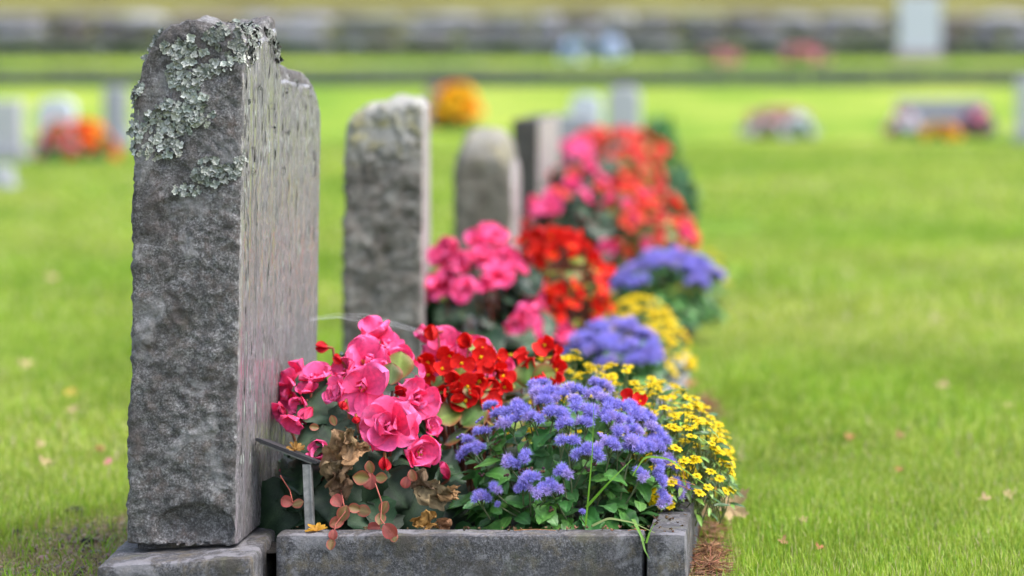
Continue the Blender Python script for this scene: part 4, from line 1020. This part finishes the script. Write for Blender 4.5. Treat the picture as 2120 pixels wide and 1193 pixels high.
# earth clods
for px, py, r, lab in ((155, 1057, 17, 'dark earth clod left of the headstone, largest of the clods'), (104, 1052, 10, 'dark earth clod left of the largest clod'), (32, 1102, 10, 'earth clod near the lower left corner'), (8, 1068, 9, 'earth clod at the left picture edge'), (180, 1120, 12, 'flat earth clod on the bare patch')):
    Y = foot(py+r*.5); v, q, t, c = sphere(r/F*Y, (.03, .024, .018), 18, 12, (1.2, 1, .8))
    v = np.array([tuple(Vector(x)*(1+.5*fbm(Vector(x)+Vector((px, 0, 0)), 70, 4))) for x in v]); b = MB(); b.add((v, q, t, c)); p = P(px, py, Y); p.z = .004
    tag(link('earth_clod', b.mesh('earth_clod', M_soil), None, p), lab, 'clod', 'clods of earth')
b = MB()
for i in range(420):
    cx, cy, rx, ry = random.choice(((-1.47, 5.62, .13, .26), (-1.42, 5.3, .14, .2), (-1.5, 5.25, .14, .14))); x, y = random.gauss(cx, rx*.55), random.gauss(cy, ry*.55)
    if x > -1.285 and y < 5.9: continue
    r = random.choice((.003, .004, .005, .008)); v, q, t, c = sphere(r, jit(random.choice(((.06, .042, .03), (.16, .115, .075), (.26, .19, .12))), .2), 7, 5, (U(.8, 1.5), U(.8, 1.4), .7))
    v = np.array([tuple(Vector(a)*(1+.4*noise.noise(Vector(a)*300+Vector((i, 0, 0))))) for a in v]); b.add((v, q, t, c), Matrix.Translation((x, y, .001)) @ rz(U(0, 6)))
tag(link('earth_crumbs', b.mesh('earth_crumbs', M_stem)), 'loose brown earth crumbs on the bare patch left of the headstone', 'earth', kind='stuff')
# spider thread
b = MB(); pts = []
for x, y, Y in ((640, 662, 5.6), (700, 655, 5.62), (760, 661, 5.64), (820, 672, 5.66), (880, 690, 5.68)): pts.append(P(x, y, Y))
for k in range(4):
    e = Vector((0, 0, .006*(k-1.5))); 
    pp = [p+e*(1-abs(i-2)*.3)*U(.4, 1.2) for i, p in enumerate(pts)]; b.add(tube([p-pts[0] for p in pp], .00022, .00022, (.9, .9, .9), 3))
tag(link('spider_thread', b.mesh('spider_thread', M_web), None, pts[0]), 'faint spider silk strung from the headstone to the pink begonia', 'spider web')

# ------------------------------------------------------------------ ground, lawn and grass
def lawn_mat():
    m, nt, n, l = newmat('lawn')
    geo = nt.nodes.new('ShaderNodeNewGeometry'); pos = geo.outputs['Position']
    a = tex(nt, .35, 4, .55, pos); b_ = tex(nt, 9, 6, .7, pos); c = tex(nt, 60, 5, .7, pos)
    col = ramp(nt, a, [(.38, (.12, .21, .014)), (.5, (.19, .275, .022)), (.62, (.31, .355, .055))])
    col = mixc(nt, ramp(nt, c, [(.4, .5), (.6, 0)]), col, (.06, .12, .012))
    col = mixc(nt, ramp(nt, b_, [(.6, 0), (.78, .3)]), col, (.26, .22, .08))
    # near the graves earth and moss show between the blades
    sp = nt.nodes.new('ShaderNodeSeparateXYZ'); l.new(pos, sp.inputs[0])
    mr = nt.nodes.new('ShaderNodeMapRange'); l.new(sp.outputs[1], mr.inputs[0]); mr.inputs[1].default_value = 6; mr.inputs[2].default_value = 12; mr.inputs[3].default_value = 1; mr.inputs[4].default_value = 0
    col = mixc(nt, math_(nt, 'MULTIPLY', mr.outputs[0], .8), col, mixc(nt, ramp(nt, b_, [(.4, 0), (.6, 1)]), (.07, .095, .02), (.12, .1, .045)))
    for cx, cy, rr in ((-1.44, 5.6, .3), (-1.45, 5.3, .26), (-.2, 5.3, .14)):
        d = nt.nodes.new('ShaderNodeVectorMath'); d.operation = 'DISTANCE'; l.new(pos, d.inputs[0]); d.inputs[1].default_value = (cx, cy, 0)
        e = math_(nt, 'ADD', d.outputs['Value'], math_(nt, 'MULTIPLY', math_(nt, 'SUBTRACT', tex(nt, 14, 5, .7, pos), .5), .3))
        mk_ = nt.nodes.new('ShaderNodeMapRange'); l.new(e, mk_.inputs[0]); mk_.inputs[1].default_value = rr*.6; mk_.inputs[2].default_value = rr; mk_.inputs[3].default_value = 1; mk_.inputs[4].default_value = 0
        col = mixc(nt, mk_.outputs[0], col, ramp(nt, c, [(.35, (.13, .09, .06)), (.65, (.36, .27, .18))]))
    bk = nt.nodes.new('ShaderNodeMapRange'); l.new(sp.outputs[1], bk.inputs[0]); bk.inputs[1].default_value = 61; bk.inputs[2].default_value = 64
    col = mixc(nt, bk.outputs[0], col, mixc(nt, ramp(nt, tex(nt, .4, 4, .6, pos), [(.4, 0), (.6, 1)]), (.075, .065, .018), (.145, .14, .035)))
    p = N(nt, 'ShaderNodeBsdfPrincipled', Roughness=.9); p.inputs['Specular IOR Level'].default_value = .1; l.new(col, p.inputs['Base Color'])
    l.new(bump(nt, c, .8, .02), p.inputs['Normal']); out(nt, p.outputs[0]); return m
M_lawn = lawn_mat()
ys = np.concatenate((np.linspace(-30, 4, 8), np.linspace(4.3, 14, 120), np.linspace(14.5, 70, 120), np.array((80, 90, 115, 140, 300, 900.))))
xs = np.concatenate((np.array((-600, -200, -80, -40, -20)), np.linspace(-12, 12, 121), np.array((20, 40, 80, 200, 600.))))
v = np.array([(x, y, ground(y)+(.012*fbm((x, y, 0), 1.3, 3) if 4 < y < 70 and abs(x) <= 12 else 0)+(.006*fbm((x, y, 5), 9, 3) if y < 12 and abs(x) < 6 else 0)-.004) for y in ys for x in xs])
b = MB(); b.add((v, quads(len(xs), len(ys)), None, (.2, .3, .03)))
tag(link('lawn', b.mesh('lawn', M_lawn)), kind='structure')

BARE = [(-1.46, 5.6, .19, .34), (-1.50, 5.25, .24, .24), (-1.36, 5.35, .14, .3), (-.20, 5.28, .05, .3), (-1.31, 5.2, .06, .3)]
def grass(n, y0, y1, mx, h, w, tint=1.0):
    Y = np.sqrt(rng.uniform(y0*y0, y1*y1, n)); px0, px1 = -40, 2160
    X = (rng.uniform(px0, px1, n)-VX)/F*Y + rng.uniform(-mx, mx, n)*0.0
    ext = rng.random(n) < .25      # beyond the picture edges
    X = np.where(ext, np.where(rng.random(n) < .5, (px0-VX)/F*Y-rng.uniform(0, mx, n), (px1-VX)/F*Y+rng.uniform(0, mx, n)), X)
    keep = np.ones(n, bool)
    for x0, x1, a, b_ in ((-.97, -.225, 4.98, 6.16), (-1.3, -.95, 4.88, 5.86), (-1.02, -.352, 7.18, 8.41), (-1.29, -.98, 7.19, 8.01), (-1.02, -.3, 9.19, 10.6), (-1.28, -.98, 9.49, 10.21), (-1.32, -.3, 11.8, 13.1), (-.95, -.3, 14.9, 16.1)):
        keep &= ~((X > x0) & (X < x1) & (Y > a) & (Y < b_))
    for cx, cy, rx, ry in BARE:
        e = ((X-cx)/rx)**2+((Y-cy)/ry)**2; keep &= ~((e < 1) & (rng.random(n) < .97*(1-e*.5)))
    X, Y = X[keep], Y[keep]; n = len(X)
    den = np.sin(X*5.1+Y*1.7)*.5+np.sin(X*11.3-Y*4.1+1)*.3+np.sin(X*2.3+Y*3.1+2)*.4
    Hh = h*rng.uniform(.55, 1.2, n)*(1+.22*den); Ww = w*rng.uniform(.7, 1.3, n)
    Z = np.interp(Y, GY, GZ)-.003
    az = rng.uniform(0, 2*PI, n); ln = rng.uniform(.05, .75, n); la = az+rng.normal(0, .6, n)+PI/2
    p = np.stack((X, Y, Z), 1); sd = np.stack((np.cos(az), np.sin(az), 0*az), 1)*(Ww/2)[:, None]
    lv = np.stack((np.cos(la)*ln, np.sin(la)*ln, np.sqrt(1-np.clip(ln, 0, .95)**2)), 1)*Hh[:, None]; up = np.stack((0*X, 0*X, Hh), 1)
    m_ = p+up*.35+lv*.25; t_ = p+up*.3+lv*.75
    v = np.stack((p-sd, p+sd, m_+sd*.75, m_-sd*.75, t_), 1).reshape(-1, 3)
    i = np.arange(n)[:, None]*5
    pal = np.array(((.21, .34, .02), (.28, .38, .03), (.15, .28, .02), (.38, .45, .08), (.50, .43, .2), (.32, .41, .05)))
    k = rng.choice(6, n, p=(.25, .26, .17, .13, .05, .14)); c = pal[k]*rng.uniform(.85, 1.15, (n, 1))*(1+.13*den)[:, None]
    pat = np.clip(.5+.5*(np.sin(X*.9+np.sin(Y*.7)*1.6)*.5+np.sin(Y*1.9+X*.5+1.3)*.45+np.sin(X*2.7-Y*1.1)*.35), 0, 1)[:, None]
    c = c*(np.array((.86, .94, .8))*(1-pat)+np.array((1.32, 1.12, 1.9))*pat)
    c = c*np.array(tint)
    c = np.repeat(c, 5, 0)*np.tile(np.array((.8, .8, 1, 1, 1.1)), n)[:, None]
    return v, i+np.array([[0, 1, 2, 3]]), i+np.array([[3, 2, 4]]), c
b = MB()
b.add(grass(150000, 4.6, 6.6, .8, .032, .0024)); b.add(grass(105000, 6.6, 10, .9, .035, .004)); b.add(grass(80000, 10, 16, 1.0, .04, .008, (.97, .98, .95))); b.add(grass(60000, 16, 30, 1.2, .045, .016, (.88, .9, .85)))
def stubble(n, cx, cy, rx, ry, h, w, pal):
    a = rng.uniform(0, 2*PI, n); r = np.sqrt(rng.random(n)); X = cx+rx*r*np.cos(a); Y = cy+ry*r*np.sin(a)
    az = rng.uniform(0, 2*PI, n); Hh = h*rng.uniform(.4, 1.3, n)[:, None]
    p = np.stack((X, Y, 0*X-.001), 1); sd = np.stack((np.cos(az), np.sin(az), 0*az), 1)*(w/2); ln = rng.normal(0, .8, (n, 3)); ln[:, 2] = 0
    t_ = p+(np.array([[0, 0, 1.0]])+ln)*Hh; m_ = p+(np.array([[0, 0, .6]])+ln*.35)*Hh
    v = np.stack((p-sd, p+sd, m_+sd*.8, m_-sd*.8, t_), 1).reshape(-1, 3); i = np.arange(n)[:, None]*5
    c = np.array(pal)[rng.integers(0, len(pal), n)]*rng.uniform(.75, 1.25, (n, 1))
    return v, i+np.array([[0, 1, 2, 3]]), i+np.array([[3, 2, 4]]), np.repeat(c, 5, 0)
PALE = ((.30, .22, .12), (.32, .32, .08), (.38, .28, .17), (.26, .28, .06), (.42, .34, .2))
b.add(stubble(5000, -1.47, 5.6, .26, .42, .009, .003, PALE)); b.add(stubble(4500, -1.45, 5.22, .32, .24, .010, .003, PALE)); b.add(stubble(3000, -.19, 5.3, .06, .3, .015, .003, PALE)); b.add(stubble(700, -1.47, 5.3, .35, .4, .026, .0032, ((.17, .32, .016), (.25, .36, .03))))
tag(link('grass', b.mesh('grass', M_blade, False)), 'short green lawn grass around the graves', 'grass', kind='stuff')

# ------------------------------------------------------------------ background: graves, flowers, kerb line, wall
def slab_outline(w, h, kind):
    if kind == 'round':
        pts = [(-w/2, 0), (w/2, 0)]+[(w/2*math.cos(a), h-w*.28+w*.28*math.sin(a)) for a in np.linspace(0, PI, 14)]
    elif kind == 'point': pts = [(-w/2, 0), (w/2, 0), (w/2, h*.85), (w*.2, h), (-w*.2, h), (-w/2, h*.85)]
    elif kind == 'shoulder': pts = [(-w/2, 0), (w/2, 0), (w/2, h*.75), (w*.3, h*.82), (w*.22, h), (-w*.22, h), (-w*.3, h*.82), (-w/2, h*.75)]
    else: pts = [(-w/2, 0), (w/2, 0), (w/2, h*.96), (w*.47, h), (-w*.47, h), (-w/2, h*.96)]
    return pts
def far_stone(label, px, pyb, wpx, py_top, kind, mat, thick=.16, plinth_mat=None, Y=None, group='headstones scattered on the far lawn', ph=.1, rot=0.0):
    Y = Y or foot(pyb); p = P(px, pyb, Y); p.z = ground(Y); w = wpx/F*Y; h = (ZC-(py_top-VY)/F*Y)-p.z
    t = thing('headstone', label, 'headstone', p, group); t.rotation_euler = (0, 0, rot)
    pts = slab_outline(w, h-ph, kind); n = len(pts); bev = .012
    bm_v = []
    for yy, ins in ((0, bev), (bev, 0), (thick-bev, 0), (thick, bev)):
        for x, z in pts: bm_v.append((x*(1-2*ins/w), yy-thick/2, ph+z*(1-ins/h)))
    q = [(k*n+i, k*n+(i+1) % n, (k+1)*n+(i+1) % n, (k+1)*n+i) for k in range(3) for i in range(n)]
    me = bpy.data.meshes.new('slab'); me.from_pydata(bm_v, [], q+[tuple(range(n))[::-1], tuple(range(3*n, 4*n))]); me.materials.append(mat); me.update()
    link('slab', me, t, p)
    b = MB(); b.add(slab(w*1.25, thick*1.9, ph+.05, .01), Matrix.Translation((-w*.625, -thick*.95, -.05)))
    link('plinth', b.mesh('plinth', plinth_mat or M_grey, False), t, p)
    return t
BG = 'headstones scattered on the far lawn'
far_stone('pale grey headstone cut off by the left picture edge', 8, 335, 76, 208, 'flat', M_pale)
far_stone('white topped headstone behind the orange flower mound on the left', 118, 312, 74, 203, 'round', M_white)
far_stone('narrow dark grey headstone just left of the lichen stone', 240, 305, 46, 180, 'flat', M_grey)
far_stone('low grey stone at the left edge nearer than the others', 2, 388, 46, 345, 'flat', M_pale, ph=.03)
far_stone('brownish headstone behind the second stone, with orange flowers before it', 922, 262, 74, 178, 'flat', M_mauve)
far_stone('pale round headstone beyond the red flowers, left of a pair', 1213, 272, 62, 196, 'round', M_white, Y=24)
far_stone('pale headstone beyond the red flowers, right of a pair', 1292, 270, 66, 178, 'round', M_pale, Y=25)
far_stone('dark grey headstone directly behind the fourth stone', 1195, 300, 76, 238, 'flat', M_grey, Y=17)
far_stone('wide low reddish headstone on the right lawn', 1612, 280, 132, 222, 'shoulder', M_redst)
far_stone('wide grey headstone with flowers along its foot on the right lawn', 1948, 276, 186, 206, 'flat', M_grey)
far_stone('pale blue grey headstone cut off by the right picture edge', 2132, 290, 56, 160, 'flat', M_pale)
far_stone('tall white headstone standing in front of the far stone wall', 1904, 112, 88, -8, 'flat', M_white, Y=58.5, plinth_mat=M_mauve, ph=.2)
# far flowers
def mini(c0, c1, name):
    b = MB()
    for i in range(6): b.add(petal(1, .5, .3, .3, .3, .05, c0, c1, nu=5, nv=5), rz(i*PI/3))
    return b.mesh(name, M_petal)
MINI = {k: mini(c, tuple(min(1, x*1.15) for x in c), 'flower') for k, c in dict(rose=(.36, .17, .17), red=(.72, .07, .03), orange=(.8, .27, .01), yellow=(.8, .5, .02), pink=(.75, .25, .36), white=(.75, .77, .85), purple=(.32, .14, .3), blue=(.45, .55, .8)).items()}
def far_flowers(label, px, pyb, wpx, hpx, cols, n=40, Y=None, size=.06, leaf=160, bias=0.0):
    Y = Y or foot(pyb); z0 = ground(Y); w = wpx/F*Y/2; h = hpx/F*Y
    m = Mound(px, pyb, Y, w, w*.7, h); m.c[2] = z0
    t = thing('flower_mound', label, 'flower', (float(m.c[0]), Y, z0), 'flowers on the far graves')
    for i in range(n):
        p, nn = m.rand(z0+h*.25, back=random.random() < .3)
        link('flower', MINI[random.choice(cols)], t, p, facing(jd(nn, .3)), size*U(.8, 1.2))
    b = MB(); base = Vector(t['_base'])
    for i in range(leaf):
        p, nn = m.rand(z0); c = Vector(m.c); p = c+(p-c)*U(.6, .97)
        b.add(random.choice(AL[0]), Mx(p-base, facing(jd(nn, .5)), size*1.6*U(.7, 1.2)), tint=U(.6, 1.1))
    o = link('foliage', b.mesh('foliage', M_leaf), t, base); o['kind'] = 'stuff'
far_flowers('orange red flower mound in front of the white topped headstone at left', 172, 335, 130, 76, ('red', 'red', 'orange'), 34, size=.07)
far_flowers('pinkish flowers at the left of the orange red mound', 118, 338, 70, 80, ('pink', 'red'), 14, size=.06)
far_flowers('pale blue flowers at the foot of the narrow grey headstone', 250, 300, 36, 50, ('blue', 'white'), 16, size=.05)
far_flowers('orange and yellow flower bush before the brownish headstone', 946, 268, 92, 88, ('orange', 'yellow', 'yellow'), 44, size=.09)
far_flowers('white flowers at the left foot of the reddish headstone', 1588, 286, 50, 38, ('white', 'white', 'pink'), 18, size=.07)
far_flowers('white flowers at the right foot of the reddish headstone', 1652, 286, 50, 38, ('white',), 18, size=.07)
far_flowers('pink flowers at the left foot of the wide grey headstone', 1872, 284, 56, 46, ('pink', 'white', 'pink'), 18, size=.07)
far_flowers('low yellow flowers at the middle foot of the wide grey headstone', 1945, 288, 80, 28, ('yellow', 'orange'), 22, size=.06)
far_flowers('purple heather at the right foot of the wide grey headstone', 2020, 284, 70, 52, ('purple', 'purple', 'pink'), 26, size=.06)
far_flowers('pink flowers before the far wall, left of the two', 1490, 124, 84, 24, ('rose', 'pink'), 20, Y=56, size=.14)
far_flowers('rosy flowers before the far wall, right of the two', 1662, 122, 96, 30, ('rose', 'rose', 'pink'), 24, Y=56, size=.14)
far_flowers('round cluster of pale blue flowers at the far wall, left of a pair', 1187, 112, 44, 42, ('blue', 'white'), 30, Y=57, size=.12)
far_flowers('round cluster of whitish flowers at the far wall, right of a pair', 1265, 108, 46, 46, ('white', 'blue'), 30, Y=57, size=.12)
# kerb line across the lawn
def kerbline(x0, x1, Y, h, label):
    b = MB(); x = x0
    while x < x1:
        w = U(.7, 1.3); b.add(slab(w-.02, .3, h+.1, .02), Matrix.Translation((x, Y+U(-.02, .02), ground(Y)-.1+U(-.015, .015)))); x += w
    return tag(link('lawn_kerb', b.mesh('lawn_kerb', M_kerbline, False)), label, 'kerb')
kerbline(-16, 14, 42, .24, 'long low grey stone kerb crossing the far lawn')
# field-stone wall
def wall(x0, x1, Y, h):
    b = MB(); z0 = ground(Y)-.15
    rows = 4; z = z0
    for r in range(rows):
        hh = (h+.15)/rows*U(.9, 1.1); x = x0+U(-.5, 0)
        while x < x1:
            w = U(.45, 1.7)
            c = .72*np.array(random.choice(((.17, .16, .18), (.24, .23, .265), (.30, .29, .33), (.12, .11, .115), (.22, .18, .175), (.36, .345, .38), (.2, .2, .18))))*(.55 if r == 0 else 1.0 if r < 3 else 1.1)  # bottom course darkened: base shadow painted into the stone colour
            v, q, t, _ = sphere(1, c, 10, 7)
            v = np.sign(v)*np.abs(v)**.55
            v = v*np.array((w/2*1.02, .35, hh/2*1.05)); v = np.array([tuple(Vector(a)+noise.noise_vector(Vector(a)*3+Vector((x, r, 0)))*.05) for a in v])
            b.add((v, q, t, c), Matrix.Translation((x+w/2, Y+U(-.04, .04), z+hh/2))); x += w
        z += hh
    return tag(link('stone_wall', b.mesh('stone_wall', M_wall)), 'long grey field stone wall across the far end of the cemetery', 'wall')
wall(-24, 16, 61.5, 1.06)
def base_shadow_hedge(x0, x1, Y, h, d, n, label, tint):  # dark leafy row added to stand in for the wall's base shadow
    b = MB(); z0 = ground(Y); base = Vector(((x0+x1)/2, Y, z0))
    for i in range(n):
        p = Vector((U(x0, x1), Y+U(-d, d), z0+h*U(.05, 1)*(.7+.5*abs(noise.noise(Vector((i*.1, 0, 0)))))))
        b.add(random.choice(AL[0]), Mx(p-base, facing(jd((0, -.6, .6), .6)), U(.1, .2)), tint=np.array(tint)*U(.7, 1.2))
    t = thing('base_shadow_hedge', label, 'hedge', base); o = link('foliage', b.mesh('foliage', M_leaf), t, base); o['kind'] = 'stuff'
base_shadow_hedge(-22, 14, 60.6, .34, .25, 4200, 'low dark brownish shrubs standing in for the shadow along the foot of the far wall', (.8, .45, .7))
# grey slabs lying in the far grass
for px, py, w, lab in ((780, 152, 150, 'flat grey grave slab on the far lawn, left of two'), (930, 150, 130, 'flat grey grave slab on the far lawn, right of two')):
    Y = foot(py); ww = w/F*Y; b = MB(); b.add(slab(ww, 1.6, .14, .03)); p = P(px-w/2, py, Y); p.z = ground(Y)-.06
    tag(link('grave_slab', b.mesh('grave_slab', M_slab, False), None, p), lab, 'grave slab', 'flat slabs on the far lawn')

# ------------------------------------------------------------------ light
w = bpy.data.worlds.new('World'); S.world = w; w.use_nodes = True
nt = w.node_tree; bg = nt.nodes['Background']
sky = nt.nodes.new('ShaderNodeTexSky'); sky.sky_type = 'NISHITA'; sky.sun_disc = False
EL, AZ = math.radians(60), math.radians(98)      # azimuth from +Y (away from the camera) towards +X
sky.sun_elevation = EL; sky.sun_rotation = AZ; sky.air_density = 1.0; sky.dust_density = 2.5; sky.ozone_density = 1.0
bw = nt.nodes.new('ShaderNodeRGBToBW'); nt.links.new(sky.outputs[0], bw.inputs[0])
nt.links.new(mixc(nt, .42, sky.outputs[0], bw.outputs[0]), bg.inputs[0]); bg.inputs[1].default_value = .15
sd = bpy.data.lights.new('sun', 'SUN'); sd.energy = 1.1; sd.angle = math.radians(40); sd.color = (1, .96, .91)
so = bpy.data.objects.new('sun', sd); C.objects.link(so); so.location = (5, 5, 10)
so.rotation_mode = 'QUATERNION'
so.rotation_quaternion = Vector((math.sin(AZ)*math.cos(EL), math.cos(AZ)*math.cos(EL), math.sin(EL))).to_track_quat('Z', 'Y')
S.view_settings.view_transform = 'Standard'; S.view_settings.look = 'None'; S.view_settings.gamma = 1; S.view_settings.exposure = 1.98
S.render.engine = 'CYCLES'
S.cycles.use_denoising = True
S.cycles.max_bounces = 6; S.cycles.transparent_max_bounces = 4
S.cycles.sample_clamp_indirect = 4
